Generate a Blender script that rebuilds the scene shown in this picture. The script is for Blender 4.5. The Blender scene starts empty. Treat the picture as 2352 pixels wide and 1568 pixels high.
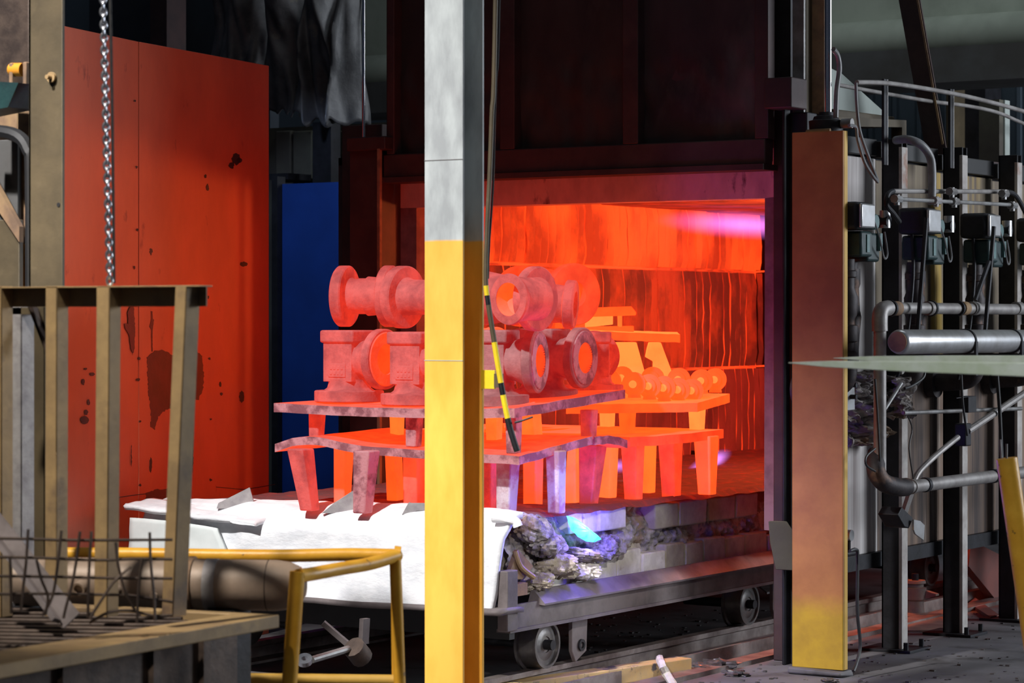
import bpy, math, random
from mathutils import Vector, Matrix, noise
random.seed(7)
PI = math.pi
S = bpy.context.scene
COL = S.collection

# ---------------------------------------------------------------- camera
F = 5891.0; HOR = 730.0; EYE = 1.6; YAW = math.radians(33)
cam_d = bpy.data.cameras.new('camera'); cam = bpy.data.objects.new('camera', cam_d); COL.objects.link(cam)
cam.location = (0, 0, EYE); cam.rotation_euler = (PI/2, 0, YAW)
cam_d.sensor_width = 36; cam_d.lens = 36*F/2352; cam_d.shift_y = -(784-HOR)/2352
cam_d.clip_start = .1; cam_d.clip_end = 200
cam_d.dof.use_dof = True; cam_d.dof.focus_distance = 11.4; cam_d.dof.aperture_fstop = 5.6
S.camera = cam
# ---------------------------------------------------------------- world, light, exposure
w = bpy.data.worlds.new('world'); S.world = w; w.use_nodes = True
bg = w.node_tree.nodes['Background']; bg.inputs[0].default_value = (.55, .68, 1, 1); bg.inputs[1].default_value = .035
S.view_settings.view_transform = 'Standard'; S.view_settings.look = 'None'
S.view_settings.exposure = 0; S.view_settings.gamma = 1; S.view_settings.use_curve_mapping = False

def light(name, kind, loc, target, energy, color, **kw):
    l = bpy.data.lights.new(name, kind); o = bpy.data.objects.new(name, l); COL.objects.link(o)
    o.location = loc; l.energy = energy; l.color = color
    o.rotation_euler = (Vector(target)-Vector(loc)).to_track_quat('-Z', 'Y').to_euler()
    for k, v in kw.items(): setattr(l, k, v)
    return o
# high-bay flood lamp over the charging bay, the open bay door on the right, a roof light; added fills follow
light('flood_lamp', 'SPOT', (-5.9, .5, 8.6), (-6.15, 8.6, .50), 7600, (1, .975, .95), spot_size=math.radians(22), spot_blend=.75, shadow_soft_size=.2)
light('bay_door_daylight', 'AREA', (2.5, 16.6, 3.2), (-5.2, 12.4, 1.0), 760, (.86, .92, 1), shape='RECTANGLE', size=4, size_y=3.5)
light('roof_light', 'AREA', (-2.0, 3.5, 7.5), (-5.5, 9.0, 1), 40, (1, .93, .82), shape='RECTANGLE', size=4, size_y=3)

light('trough_fill_light', 'SPOT', (-4.5, 2.6, 5.6), (-4.85, 6.0, .95), 1500, (1, .93, .82), spot_size=math.radians(30), spot_blend=.6, shadow_soft_size=.12)  # added fill spot to brighten trough, tank and railing
light('fork_fill_light', 'SPOT', (-1.2, 3.0, 5.5), (-2.8, 6.4, 1.5), 560, (.95, 1, .95), spot_size=math.radians(24), spot_blend=.5, shadow_soft_size=.2)  # added spot that brightens the fork blades; no lamp hangs here
light('brick_fill_light', 'SPOT', (-1.5, 4.9, 3.4), (-5.8, 9.62, .48), 950, (1, .96, .95), spot_size=math.radians(11), spot_blend=.7, shadow_soft_size=.12)  # added spot lifting the brick side of the car
light('duct_fill_light', 'AREA', (-5.0, 12.6, 7.0), (-7.5, 16.5, 2.6), 70, (.85, .95, 1), shape='RECTANGLE', size=2.5, size_y=2)  # added area fill for the dim duct and back wall

def V(*a): return Vector(a)
def at(px, py, d):
    t = (px-1176)/F
    return V((-math.sin(YAW)+t*math.cos(YAW))*d, (math.cos(YAW)+t*math.sin(YAW))*d, EYE-(py-HOR)/F*d)
def onX(px, py, X): return at(px, py, X/at(px, py, 1).x)
def onY(px, py, Y): return at(px, py, Y/at(px, py, 1).y)
def onZ(px, py, Z): return at(px, py, (Z-EYE)/(at(px, py, 1).z-EYE))
def rnd(a, b): return random.uniform(a, b)

# ---------------------------------------------------------------- materials
M = {}
def mat(name, c1, c2=None, scale=6, rough=.7, metal=0, bump=.15, stretch=(1, 1, 1), lo=.4, hi=.62, c3=None, scale3=2.0, lo3=.5, hi3=.6,
        emis=None, emis2=None, es=1.0, zsplit=None, bscale=None, soft=.004):
    m = bpy.data.materials.new(name); m.use_nodes = True; nt = m.node_tree; N = nt.nodes; L = nt.links
    b = N['Principled BSDF']; b.inputs['Roughness'].default_value = rough; b.inputs['Metallic'].default_value = metal
    tc = N.new('ShaderNodeTexCoord'); mp = N.new('ShaderNodeMapping'); mp.inputs['Scale'].default_value = stretch
    L.new(tc.outputs['Object'], mp.inputs[0])
    def nz(sc, det=8, ro=.6):
        n = N.new('ShaderNodeTexNoise'); n.inputs['Scale'].default_value = sc; n.inputs['Detail'].default_value = det
        n.inputs['Roughness'].default_value = ro; L.new(mp.outputs[0], n.inputs['Vector']); return n.outputs['Fac']
    def rmp(src, lo, hi):
        r = N.new('ShaderNodeMapRange'); r.inputs[1].default_value = lo; r.inputs[2].default_value = hi; r.clamp = True
        L.new(src, r.inputs[0]); return r.outputs[0]
    def mix(f, a, c):
        x = N.new('ShaderNodeMix'); x.data_type = 'RGBA'
        L.new(f, x.inputs[0])
        for i, q in ((6, a), (7, c)):
            if isinstance(q, tuple): x.inputs[i].default_value = (*q, 1)
            else: L.new(q, x.inputs[i])
        return x.outputs[2]
    n1 = nz(scale); f1 = rmp(n1, lo, hi)
    col = mix(f1, c1, c2 or tuple(v*.75 for v in c1))
    if c3: col = mix(rmp(nz(scale3), lo3, hi3), col, c3)
    if zsplit:
        geo = N.new('ShaderNodeSeparateXYZ'); L.new(tc.outputs['Object'], geo.inputs[0])
        zz, ca, cb = zsplit
        x = N.new('ShaderNodeMath'); x.operation = 'MULTIPLY_ADD'; L.new(nz(9), x.inputs[0]); x.inputs[1].default_value = soft*2
        L.new(geo.outputs[2], x.inputs[2])
        c_b = mix(f1, ca, cb)
        col = mix(rmp(x.outputs[0], zz-soft, zz+soft), c_b, col)
    L.new(col, b.inputs['Base Color'])
    if bump:
        bp = N.new('ShaderNodeBump'); bp.inputs['Strength'].default_value = bump; bp.inputs['Distance'].default_value = .01
        L.new(nz(bscale or scale*4), bp.inputs['Height']); L.new(bp.outputs[0], b.inputs['Normal'])
    if emis:
        e = mix(f1, emis, emis2 or emis)
        L.new(e, b.inputs['Emission Color']); b.inputs['Emission Strength'].default_value = es
    M[name] = m; return m

mat('concrete_floor', (.16, .155, .165), (.09, .085, .09), 1.6, .75, c3=(.05, .045, .045), scale3=3.5, lo3=.55, hi3=.7)
mat('dark_wall', (.035, .045, .06), (.02, .025, .035), 1, .8)
mat('blue_grey_wall', (.09, .12, .15), (.06, .08, .10), .6, .7)
mat('pale_beam', (.42, .46, .38), (.3, .33, .27), 2, .7)
mat('dark_beam', (.1, .1, .1), (.07, .065, .06), 2, .8)
mat('column_paint', (.52, .56, .56), (.32, .34, .35), 7, .65, zsplit=(1.875, (.92, .50, .08), (.80, .40, .05)), stretch=(1, 1, .35), bump=.1)
mat('guard_paint', (.46, .20, .055), (.36, .145, .04), 5, .6, zsplit=(.37, (.52, .33, .02), (.38, .23, .02)), soft=.05, bump=.1)
mat('lit_edge_and_rail_paint', (.75, .47, .10), (.65, .38, .06), 5, .6)  # on the guard flanges, side daylight put into a brighter colour
mat('yellow_paint', (.90, .48, .05), (.76, .37, .03), 8, .38, c3=(.22, .12, .03), scale3=16, lo3=.66, hi3=.70)
mat('yellow_tag', (.85, .66, .02), (.75, .55, .02), 8, .5)
mat('orange_post', (.75, .30, .03), (.60, .24, .02), 6, .4, c3=(.12, .07, .03), scale3=12, lo3=.66, hi3=.7)
mat('furnace_steel', (.065, .035, .035), (.04, .025, .027), 5, .6, .2, c3=(.08, .06, .055), scale3=2, lo3=.5, hi3=.75)
mat('door_sheet', (.05, .038, .036), (.028, .022, .022), 3, .55, .2, c3=(.16, .14, .12), scale3=1.6, lo3=.56, hi3=.85, stretch=(1, 1, .5))
mat('black_steel', (.022, .022, .028), (.012, .012, .015), 10, .55, .3)
mat('grey_steel', (.30, .30, .30), (.18, .17, .165), 7, .5, .5)
mat('lit_post_edge', (.50, .47, .44), (.34, .30, .28), 9, .6, c3=(.3, .12, .06), scale3=5, lo3=.6, hi3=.75)  # pale copy of the buckstay steel: side daylight put into the colour
mat('chassis_steel', (.20, .17, .17), (.12, .10, .10), 6, .65, .15)
mat('chrome', (.85, .85, .88), (.75, .75, .78), 4, .12, 1, bump=0)
mat('galvanised', (.62, .62, .63), (.48, .47, .46), 8, .32, .7, bump=.05)
mat('pipe_grey', (.36, .34, .33), (.24, .22, .21), 8, .5, .4)
mat('rust_brown', (.30, .18, .10), (.16, .10, .065), 9, .75, c3=(.34, .22, .11), scale3=3)
mat('tan_steel', (.42, .28, .13), (.30, .20, .10), 7, .6, .1, c3=(.13, .09, .07), scale3=6, lo3=.55, hi3=.75)
mat('olive_paint', (.105, .078, .042), (.072, .054, .03), 5, .6, c3=(.12, .09, .05), scale3=9, lo3=.6, hi3=.72)
mat('dark_rust', (.10, .07, .055), (.05, .035, .03), 12, .55, .4)
mat('brown_tank', (.34, .25, .19), (.24, .18, .14), 5, .5, .1)
mat('red_panel', (.66, .150, .07), (.52, .110, .055), 2.2, .5, bump=.06, c3=(.30, .05, .03), scale3=7, lo3=.64, hi3=.72, stretch=(1, 1, .5))
mat('bare_patch', (.16, .03, .025), (.12, .025, .02), 10, .6)
mat('shaded_lining', (.26, .15, .18), (.16, .09, .11), 7, .9)  # darkened copy of the lintel lining: shade on the jambs put into the colour
mat('dark_spot', (.06, .02, .02), (.04, .02, .02), 10, .6)
mat('blue_sheet', (.015, .07, .36), (.012, .055, .28), 2, .4, bump=.03)
mat('tarp', (.13, .13, .135), (.06, .06, .065), 5, .45, bump=.4, c3=(.28, .25, .19), scale3=6, lo3=.6, hi3=.75)
mat('dark_brick', (.10, .095, .07), (.07, .06, .05), 3, .9)
mat('fibre_white', (.88, .89, .92), (.74, .76, .80), 9, .95, bump=.35, stretch=(1, 1, 2))
mat('fibre_board', (.70, .74, .73), (.60, .65, .64), 4, .9, bump=.1)
mat('brick_white', (.70, .66, .60), (.52, .48, .42), 10, .95, bump=.4, c3=(.35, .28, .22), scale3=14, lo3=.6, hi3=.7)
mat('brick_tan', (.42, .38, .28), (.30, .26, .2), 10, .95, bump=.4)
mat('scorched_fibre', (.42, .38, .36), (.10, .09, .09), 14, .95, bump=.8, c3=(.22, .15, .10), scale3=5)
mat('scorched_tan', (.50, .44, .34), (.30, .25, .2), 22, .95, bump=.8)
mat('lining_face', (.74, .50, .48), (.55, .36, .36), 7, .9, c3=(.15, .07, .08), scale3=9, lo3=.6, hi3=.7, stretch=(1, 1, .5))
mat('wheel_steel', (.20, .19, .18), (.12, .11, .11), 8, .4, .7)
mat('rail_steel', (.34, .29, .27), (.2, .16, .15), 8, .45, .6)
mat('chain_steel', (.62, .64, .70), (.4, .42, .48), 20, .28, .9, bump=.05)
mat('cable_black', (.02, .02, .022), None, 8, .5, bump=0)
mat('hose_grey', (.24, .24, .25), (.16, .16, .16), 12, .45, bump=.05)
mat('valve_green', (.012, .045, .045), (.008, .025, .028), 10, .5)
mat('valve_pale', (.12, .22, .22), (.07, .14, .14), 10, .5)
mat('burner_black', (.05, .04, .042), (.025, .02, .022), 14, .6, .3, c3=(.16, .09, .06), scale3=8, lo3=.58, hi3=.7)
mat('pale_scrap', (.42, .40, .40), (.28, .26, .27), 12, .6, .3)
mat('strip_green', (.88, .93, .84), (.72, .80, .62), 14, .4, stretch=(1, .15, 1), bump=.05)
mat('hood_pale', (.42, .47, .44), (.34, .38, .35), 3, .6)
mat('panel_white', (.72, .68, .66), (.25, .20, .19), 12, .75, stretch=(1, 1, .03), lo=.42, hi=.72, c3=(.30, .26, .25), scale3=1.6, lo3=.56, hi3=.64)
mat('panel_brown', (.21, .14, .10), (.045, .032, .03), 9, .75, stretch=(1, 1, .05), lo=.42, hi=.60, c3=(.34, .29, .25), scale3=13, lo3=.60, hi3=.72)
mat('panel_ochre', (.26, .21, .14), (.13, .095, .07), 18, .75, stretch=(1, 1, .04), lo=.35, hi=.65, c3=(.52, .34, .06), scale3=4, lo3=.55, hi3=.66)
mat('plank_paint', (.62, .40, .15), (.50, .36, .18), 8, .6, c3=(.08, .07, .07), scale3=9, lo3=.57, hi3=.63)
mat('debris', (.16, .15, .15), (.06, .055, .055), 20, .35, .4)
mat('red_base', (.16, .05, .04), (.10, .04, .035), 5, .7)
mat('jack_paint', (.22, .16, .13), (.14, .10, .09), 8, .6)
# incandescent steel: cooler skin on the outer pieces, hotter further in
mat('hot_deep', (.17, .15, .155), (.10, .085, .09), 9, .8, emis=(.36, .009, .008), emis2=(.22, .005, .006), bump=.35, bscale=60)
mat('hot_dull', (.095, .085, .09), (.05, .045, .05), 9, .8, emis=(.75, .030, .012), emis2=(.45, .016, .010), bump=.35, bscale=60)
mat('hot_skin', (.24, .21, .23), (.10, .07, .085), 11, .85, emis=(.36, .010, .012), emis2=(.17, .005, .007), bump=.5, bscale=55, lo=.44, hi=.56)
mat('cold_skin', (.50, .47, .52), (.24, .19, .24), 9, .85, emis=(.055, .003, .006), emis2=(.16, .004, .006), bump=.5, bscale=50, lo=.44, hi=.56)
mat('hot_red', (.08, .07, .07), (.05, .04, .04), 8, .8, emis=(1.2, .070, .010), emis2=(.9, .045, .008), bump=.25, bscale=50)
mat('hot_orange', (.12, .10, .10), (.10, .08, .08), 6, .8, emis=(2.0, .12, .012), emis2=(1.6, .09, .010), bump=.15, bscale=50)
mat('hot_amber', (.12, .10, .10), (.10, .08, .08), 6, .8, emis=(1.9, .20, .025), emis2=(1.6, .15, .020), bump=.1, bscale=50)
mat('hot_yellow', (.12, .10, .10), (.10, .08, .08), 6, .8, emis=(2.3, .32, .055), emis2=(2.0, .26, .045), bump=.1, bscale=50)
mat('hearth_top', (.10, .05, .05), (.06, .035, .035), 16, .9, emis=(.06, .001, .002), emis2=(.30, .008, .002), bump=.6, lo=.5, hi=.7)
mat('hearth_edge', (.16, .10, .10), (.08, .05, .05), 16, .95, emis=(.03, .001, .001), emis2=(.05, .001, .001), bump=.7)
mat('pleat_hot', (.30, .16, .12), (.2, .1, .08), 2.2, .9, emis=(1.1, .070, .008), emis2=(.45, .016, .003), stretch=(1, 1, .55), bump=.6, bscale=30, lo=.42, hi=.58)
mat('pleat_warm', (.30, .14, .10), (.15, .07, .06), 3.5, .9, emis=(.36, .010, .002), emis2=(.07, .003, .003), stretch=(1, 1, .5), bump=.8, bscale=30, lo=.42, hi=.56)
mat('pleat_dim', (.25, .1, .1), (.14, .06, .06), 3, .9, emis=(.12, .004, .004), emis2=(.05, .002, .003), stretch=(1, 1, .5), bump=.8, bscale=30)
mat('joint_glow', (.3, .2, .2), None, 3, .9, emis=(1.3, .07, .010), emis2=(.45, .015, .003), bump=0, lo=.45, hi=.6)
mat('roof_hot', (.3, .15, .1), (.2, .1, .08), 5, .9, emis=(.30, .008, .002), emis2=(.10, .003, .002), bump=.8, lo=.4, hi=.6, bscale=20)

def flame(name, color, strength, power=1.6):
    m = bpy.data.materials.new(name); m.use_nodes = True; nt = m.node_tree; N = nt.nodes; L = nt.links
    N.remove(N['Principled BSDF'])
    tc = N.new('ShaderNodeTexCoord'); ln = N.new('ShaderNodeVectorMath'); ln.operation = 'LENGTH'; L.new(tc.outputs['Object'], ln.inputs[0])
    r = N.new('ShaderNodeMapRange'); r.inputs[1].default_value = 1; r.inputs[2].default_value = 0; L.new(ln.outputs['Value'], r.inputs[0])
    p = N.new('ShaderNodeMath'); p.operation = 'POWER'; L.new(r.outputs[0], p.inputs[0]); p.inputs[1].default_value = power
    q = N.new('ShaderNodeMath'); q.operation = 'MULTIPLY'; L.new(p.outputs[0], q.inputs[0]); q.inputs[1].default_value = strength
    e = N.new('ShaderNodeEmission'); e.inputs[0].default_value = (*color, 1); L.new(q.outputs[0], e.inputs[1])
    L.new(e.outputs[0], N['Material Output'].inputs['Volume']); M[name] = m
flame('flame_violet', (.85, .20, .80), 15)
flame('flame_lilac', (.62, .26, 1), 20)
m = bpy.data.materials.new('flame_cyan'); m.use_nodes = True; N = m.node_tree.nodes; L = m.node_tree.links
b = N['Principled BSDF']; b.inputs['Base Color'].default_value = (.1, .1, .1, 1)
tx = N.new('ShaderNodeTexNoise'); tx.inputs['Scale'].default_value = 26; tc = N.new('ShaderNodeTexCoord'); L.new(tc.outputs['Object'], tx.inputs['Vector'])
cr = N.new('ShaderNodeValToRGB'); cr.color_ramp.elements[0].color = (.0, .20, 1, 1); cr.color_ramp.elements[0].position = .30
cr.color_ramp.elements[1].color = (.10, .95, 1, 1); cr.color_ramp.elements[1].position = .50
L.new(tx.outputs['Fac'], cr.inputs[0]); L.new(cr.outputs[0], b.inputs['Emission Color']); b.inputs['Emission Strength'].default_value = 1.9
M['flame_cyan'] = m

# ---------------------------------------------------------------- mesh builder
def rotz(a): return Matrix.Rotation(a, 4, 'Z')
def frame(d):
    d = d.normalized(); a = V(0, 0, 1) if abs(d.z) < .95 else V(1, 0, 0)
    u = d.cross(a).normalized(); return u, d.cross(u).normalized()
class MB:
    def __init__(s): s.v = []; s.f = []; s.mi = []; s.T = Matrix.Identity(4)
    def add(s, vs, fs, mi=0):
        o = len(s.v); s.v += [s.T @ Vector(p) for p in vs]; s.f += [tuple(i+o for i in f) for f in fs]; s.mi += [mi]*len(fs)
        return s
    def box(s, x0, x1, y0, y1, z0, z1, mi=0):
        vs = [(x, y, z) for x in (x0, x1) for y in (y0, y1) for z in (z0, z1)]
        return s.add(vs, [(0, 1, 3, 2), (4, 6, 7, 5), (0, 4, 5, 1), (2, 3, 7, 6), (0, 2, 6, 4), (1, 5, 7, 3)], mi)
    def bar(s, p, q, w, h, up=(0, 0, 1), mi=0):
        p = Vector(p); q = Vector(q); d = (q-p).normalized(); up = Vector(up)
        if abs(d.dot(up)) > .95: up = V(1, 0, 0)
        a = d.cross(up).normalized()*w/2; b = a.cross(d).normalized()*h/2
        vs = [c+x for c in (p, q) for x in (-a-b, a-b, a+b, -a+b)]
        return s.add(vs, [(3, 2, 1, 0), (4, 5, 6, 7), (0, 1, 5, 4), (1, 2, 6, 5), (2, 3, 7, 6), (3, 0, 4, 7)], mi)
    def tube(s, pts, r, n=10, caps=True, mi=0):
        pts = [Vector(p) for p in pts]; rs = r if isinstance(r, (list, tuple)) else [r]*len(pts); vs = []; u = None
        for i, p in enumerate(pts):
            d = (pts[min(i+1, len(pts)-1)]-pts[max(i-1, 0)])
            if d.length < 1e-9: d = V(0, 0, 1)
            d.normalize()
            if u is None: u, w_ = frame(d)
            u = (u-d*u.dot(d)).normalized(); w_ = d.cross(u)
            vs += [p+(u*math.cos(2*PI*k/n)+w_*math.sin(2*PI*k/n))*rs[i] for k in range(n)]
        fs = [(i*n+k, i*n+(k+1) % n, (i+1)*n+(k+1) % n, (i+1)*n+k) for i in range(len(pts)-1) for k in range(n)]
        if caps: fs += [tuple(range(n))[::-1], tuple((len(pts)-1)*n+k for k in range(n))]
        return s.add(vs, fs, mi)
    def cyl(s, p, q, r, r2=None, n=20, mi=0): return s.tube([p, q], [r, r if r2 is None else r2], n, mi=mi)
    def lathe(s, prof, p=(0, 0, 0), axis=(0, 0, 1), n=28, mi=0, closed=False):
        p = Vector(p); a = Vector(axis).normalized(); u, w_ = frame(a); vs = []
        for (t, r) in prof: vs += [p+a*t+(u*math.cos(2*PI*k/n)+w_*math.sin(2*PI*k/n))*max(r, 1e-4) for k in range(n)]
        m_ = len(prof); fs = [(i*n+k, i*n+(k+1) % n, (i+1)*n+(k+1) % n, (i+1)*n+k) for i in range(m_-1) for k in range(n)]
        if closed: fs += [((m_-1)*n+k, (m_-1)*n+(k+1) % n, (k+1) % n, k) for k in range(n)]
        return s.add(vs, fs, mi)
    def prism(s, poly, d, mi=0):
        d = Vector(d); n = len(poly); vs = [Vector(p) for p in poly]+[Vector(p)+d for p in poly]
        return s.add(vs, [tuple(range(n))[::-1], tuple(range(n, 2*n))]+[(i, (i+1) % n, (i+1) % n+n, i+n) for i in range(n)], mi)
    def grid(s, fn, nu, nv, mi=0):
        vs = [fn(i/nu, j/nv) for i in range(nu+1) for j in range(nv+1)]
        return s.add(vs, [(i*(nv+1)+j, (i+1)*(nv+1)+j, (i+1)*(nv+1)+j+1, i*(nv+1)+j+1) for i in range(nu) for j in range(nv)], mi)
    def rough(s, amt, sc):
        s.v = [p+noise.noise_vector(p*sc)*amt for p in s.v]; return s
    def build(s, name, m, parent=None, bevel=0, solid=0, sharp=32, base=True):
        me = bpy.data.meshes.new(name); org = V(0, 0, 0)
        if parent is not None: org = Vector(parent.get('_o', (0, 0, 0)))
        elif base:
            xs = [p.x for p in s.v]; ys = [p.y for p in s.v]; zs = [p.z for p in s.v]
            org = V((min(xs)+max(xs))/2, (min(ys)+max(ys))/2, min(zs))
        me.from_pydata([tuple(p-org) for p in s.v], [], s.f)
        ms = m if isinstance(m, list) else [m]
        for k in ms: me.materials.append(M[k])
        for i, k in enumerate(s.mi): me.polygons[i].material_index = k
        me.polygons.foreach_set('use_smooth', [True]*len(me.polygons))
        me.update(); me.validate()
        import bmesh
        bm = bmesh.new(); bm.from_mesh(me); bmesh.ops.recalc_face_normals(bm, faces=bm.faces); bm.to_mesh(me); bm.free()
        me.set_sharp_from_angle(angle=math.radians(sharp))
        o = bpy.data.objects.new(name, me); COL.objects.link(o)
        if parent is not None: o.parent = parent; o['_o'] = tuple(org)
        else: o.location = org; o['_o'] = tuple(org)
        if solid:
            md = o.modifiers.new('s', 'SOLIDIFY'); md.thickness = solid; md.offset = 0
        if bevel:
            md = o.modifiers.new('b', 'BEVEL'); md.width = bevel; md.segments = 2; md.limit_method = 'ANGLE'; md.angle_limit = math.radians(40)
        return o
def smooth(pts, k=4):
    pts = [Vector(p) for p in pts]; P = [pts[0]]+pts+[pts[-1]]; out = []
    for i in range(1, len(P)-2):
        for j in range(k):
            t = j/k; a, b, c, d = P[i-1], P[i], P[i+1], P[i+2]
            out.append(.5*((2*b)+(c-a)*t+(2*a-5*b+4*c-d)*t*t+(3*b-a-3*c+d)*t**3))
    return out+[pts[-1]]
def tag(o, label, cat, group=None, kind=None):
    if label: o['label'] = label
    if cat: o['category'] = cat
    if group: o['group'] = group
    if kind: o['kind'] = kind
    return o
def thing(name, label, cat, loc=(0, 0, 0), group=None):
    o = bpy.data.objects.new(name, None); COL.objects.link(o); o.location = loc; o['_o'] = tuple(loc); o.empty_display_size = .1
    return tag(o, label, cat, group)
def struct(o): o['kind'] = 'structure'; return o
def copy_tree(o, parent=None):
    c = o.copy(); COL.objects.link(c)
    if parent is not None: c.parent = parent
    for ch in [x for x in bpy.data.objects if x.parent == o]: copy_tree(ch, c)
    return c
def pbox(mb, px0, px1, py0, py1, Y, dep, z0=None, z1=None, mi=0):
    c = (px0+px1)/2
    a = onY(px0, py0, Y).x; b = onY(px1, py0, Y).x
    zt = onY(c, py0, Y).z if z1 is None else z1; zb = onY(c, py1, Y).z if z0 is None else z0
    return mb.box(min(a, b), max(a, b), Y, Y+dep, zb, zt, mi)

# ================================================================ SETTING
f = MB().box(-24, 5, -2, 18.2, -.2, 0).build('floor', 'concrete_floor'); struct(f)
f = MB().box(-24, 5, 18, 18.2, 0, 9)
wall = f.build('wall_back', 'blue_grey_wall'); struct(wall)
struct(MB().box(-24.2, -24, -2, 18, 0, 9).build('wall_left', 'dark_wall'))
# ribs of the corrugated cladding behind the furnace
for i in range(34):
    x = -12+i*.2
    MB().box(x, x+.03, 17.94, 18.0, 0, 3.45).build('cladding_rib', 'blue_grey_wall', wall)
a = onY(2186, 300, 17.5).x
o = MB().box(a, a+.06, 17.4, 17.9, 0, 3.5).box(a+.06, a+.22, 17.6, 17.9, 0, 3.5, 1).build('building_column', ['olive_paint', 'black_steel'])  # olive edge and black body carry lit and shaded sides as colour
tag(o, 'thin far building column with one yellow-olive edge coloured as lit against blue-grey cladding', 'column')
# roof beam with rounded duct, top right
t = thing('roof_duct', 'long rounded pale green-grey duct and beam crossing the top right corner', 'duct', (-7, 15.6, 3.3))
zb = 3.20
MB().box(-12, -2, 15.5, 16.1, 3.13, 3.36, 0).build('beam', 'dark_beam', t)
MB().cyl((-12, 15.62, 3.44), (-5.55, 15.62, 3.44), .135, n=28).build('duct_shell', 'pale_beam', t)
MB().box(-12, -2, 15.7, 16.0, 3.57, 4.4).build('web_plate', 'pale_beam', t)
MB().cyl((-5.5, 15.62, 3.44), (-2, 15.62, 3.44), .15, n=28).build('duct_shell', 'pale_beam', t)
# background left
mb = MB(); pbox(mb, 205, 345, -60, 400, 13.6, .1, z0=0); pbox(mb, 380, 620, -60, 500, 13.9, .1, z0=0)
o = mb.build('partition_sheet', 'dark_wall'); tag(o, 'dark blue-grey partition sheeting above and behind the red shield plate', 'partition')
mb = MB(); pbox(mb, 345, 383, -60, 300, 13.3, .2, z0=0)
tag(mb.build('wall_post', 'furnace_steel'), 'dim brown post rising behind the red shield plate', 'post')
mb = MB(); pbox(mb, 560, 930, 288, 900, 13.2, .3, z0=0)
k = mb.build('masonry_wall', 'dark_brick'); tag(k, 'dark olive masonry wall under the bundled grey sheeting', 'wall')
for (x0, x1) in ((632, 668), (672, 716), (762, 800)):
    mb = MB(); pbox(mb, x0, x1, 300, 412, 13.14, .06); mb.build('block', 'dark_brick', k, bevel=.01)
mb = MB(); pbox(mb, 718, 760, 280, 900, 12.95, .1, z0=0)
tag(mb.build('steel_upright', 'black_steel'), 'near-black upright in front of the dark masonry wall', 'upright')
mb = MB(); pbox(mb, 618, 662, 398, 412, 12.9, .24); MBs = mb.build('shelf_bracket', 'black_steel'); tag(MBs, 'short dark ledge just above the blue sheet, left corner', 'bracket')
# blue sheet
t = thing('blue_screen', 'plain deep blue sheet screen seen between red plate and furnace', 'screen', tuple(onY(720, 900, 12.6).xy)+(0,))
mb = MB(); pbox(mb, 636, 905, 418, 1100, 12.6, .03, z0=.1); mb.build('sheet', 'blue_sheet', t)
mb = MB(); pbox(mb, 624, 637, 405, 1150, 12.55, .08, z0=0); mb.build('frame_post', 'black_steel', t)
mb = MB(); pbox(mb, 624, 905, 1068, 1100, 12.56, .08, z0=0, z1=.12); mb.build('bottom_rail', 'black_steel', t)
light('blue_screen_fill_light', 'SPOT', tuple(onY(640, 560, 11.2)+V(-.5, -.8, 1.5)), tuple(onY(690, 590, 12.6)), 70, (.55, .7, 1), spot_size=math.radians(44), spot_blend=.35, shadow_soft_size=.1)  # added spot that makes the round lit pool on the sheet
# bundled grey sheeting (tarp)
def sheetfold(px0, px1, py0, py1, Y, amp, sc, seed):
    def fn(u, v):
        x = px0+(px1-px0)*u; y = py0+(py1-py0)*v
        p = onY(x, y, Y)
        q = V(u*sc, seed, v*1.3)
        fold = noise.noise(V(u*sc*.9+v*.6, seed, v*.9))*amp*1.3+noise.noise(V(u*sc*3-v, seed+3, v*2.5))*amp*.3
        return p+V(noise.noise(q)*.06, fold-.12*math.sin(PI*u), noise.noise(V(u*9, seed, 1))*.06*v)
    return fn
t = thing('wrapped_sheeting', 'crumpled grey plastic sheeting bundled over a pipe at the top, left of door', 'tarpaulin', tuple(onY(700, 200, 13)))
MB().grid(sheetfold(585, 742, -60, 262, 12.9, .16, 3, 1.3), 50, 40).build('fold', 'tarp', t, solid=.01, sharp=80)
MB().grid(sheetfold(718, 832, -60, 284, 12.8, .18, 3, 4.1), 40, 40).build('fold', 'tarp', t, solid=.01, sharp=80)
MB().grid(sheetfold(480, 610, -60, 190, 13.0, .14, 3, 7.7), 40, 30).build('fold', 'tarp', t, solid=.01, sharp=80)

# ================================================================ FURNACE
fur = thing('heat_treatment_furnace', 'large open steel furnace glowing orange inside, burners along its right side', 'furnace', (-6.6, 10.75, 0))
XL, XR, YB = -7.6, -5.6, 14.7
cs = MB().box(-8.1, -8.0, 10.8, 15.2, .45, 2.44).box(-8.1, -5.34, 15.1, 15.2, .45, 2.44).box(-8.1, -5.34, 10.8, 15.2, 2.40, 2.44)
cs.build('casing', 'furnace_steel', fur)
MB().box(-8.02, -7.76, 10.72, 10.86, 0, 2.6).build('front_jamb', 'furnace_steel', fur, bevel=.005)
MB().box(-7.76, -7.70, 10.74, 10.86, .6, 2.31).build('front_jamb', 'furnace_steel', fur, bevel=.005)
MB().box(onY(1776, 800, 10.72).x, -5.40, 10.72, 10.86, 0, 2.6).build('front_jamb', 'furnace_steel', fur, bevel=.005)
MB().box(-5.39, -5.30, 10.66, 10.90, 0, 2.55).box(-5.40, -5.385, 10.60, 10.66, 0, 2.6).build('front_jamb', 'black_steel', fur, bevel=.005)
MB().box(-5.44, -5.30, 10.50, 10.66, 2.56, 2.70).build('jamb_bracket', 'furnace_steel', fur, bevel=.005)
MB().box(-7.76, -5.49, 10.80, 10.90, 2.165, 2.5).rough(.004, 9).build('lintel_lining', 'lining_face', fur)
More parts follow.
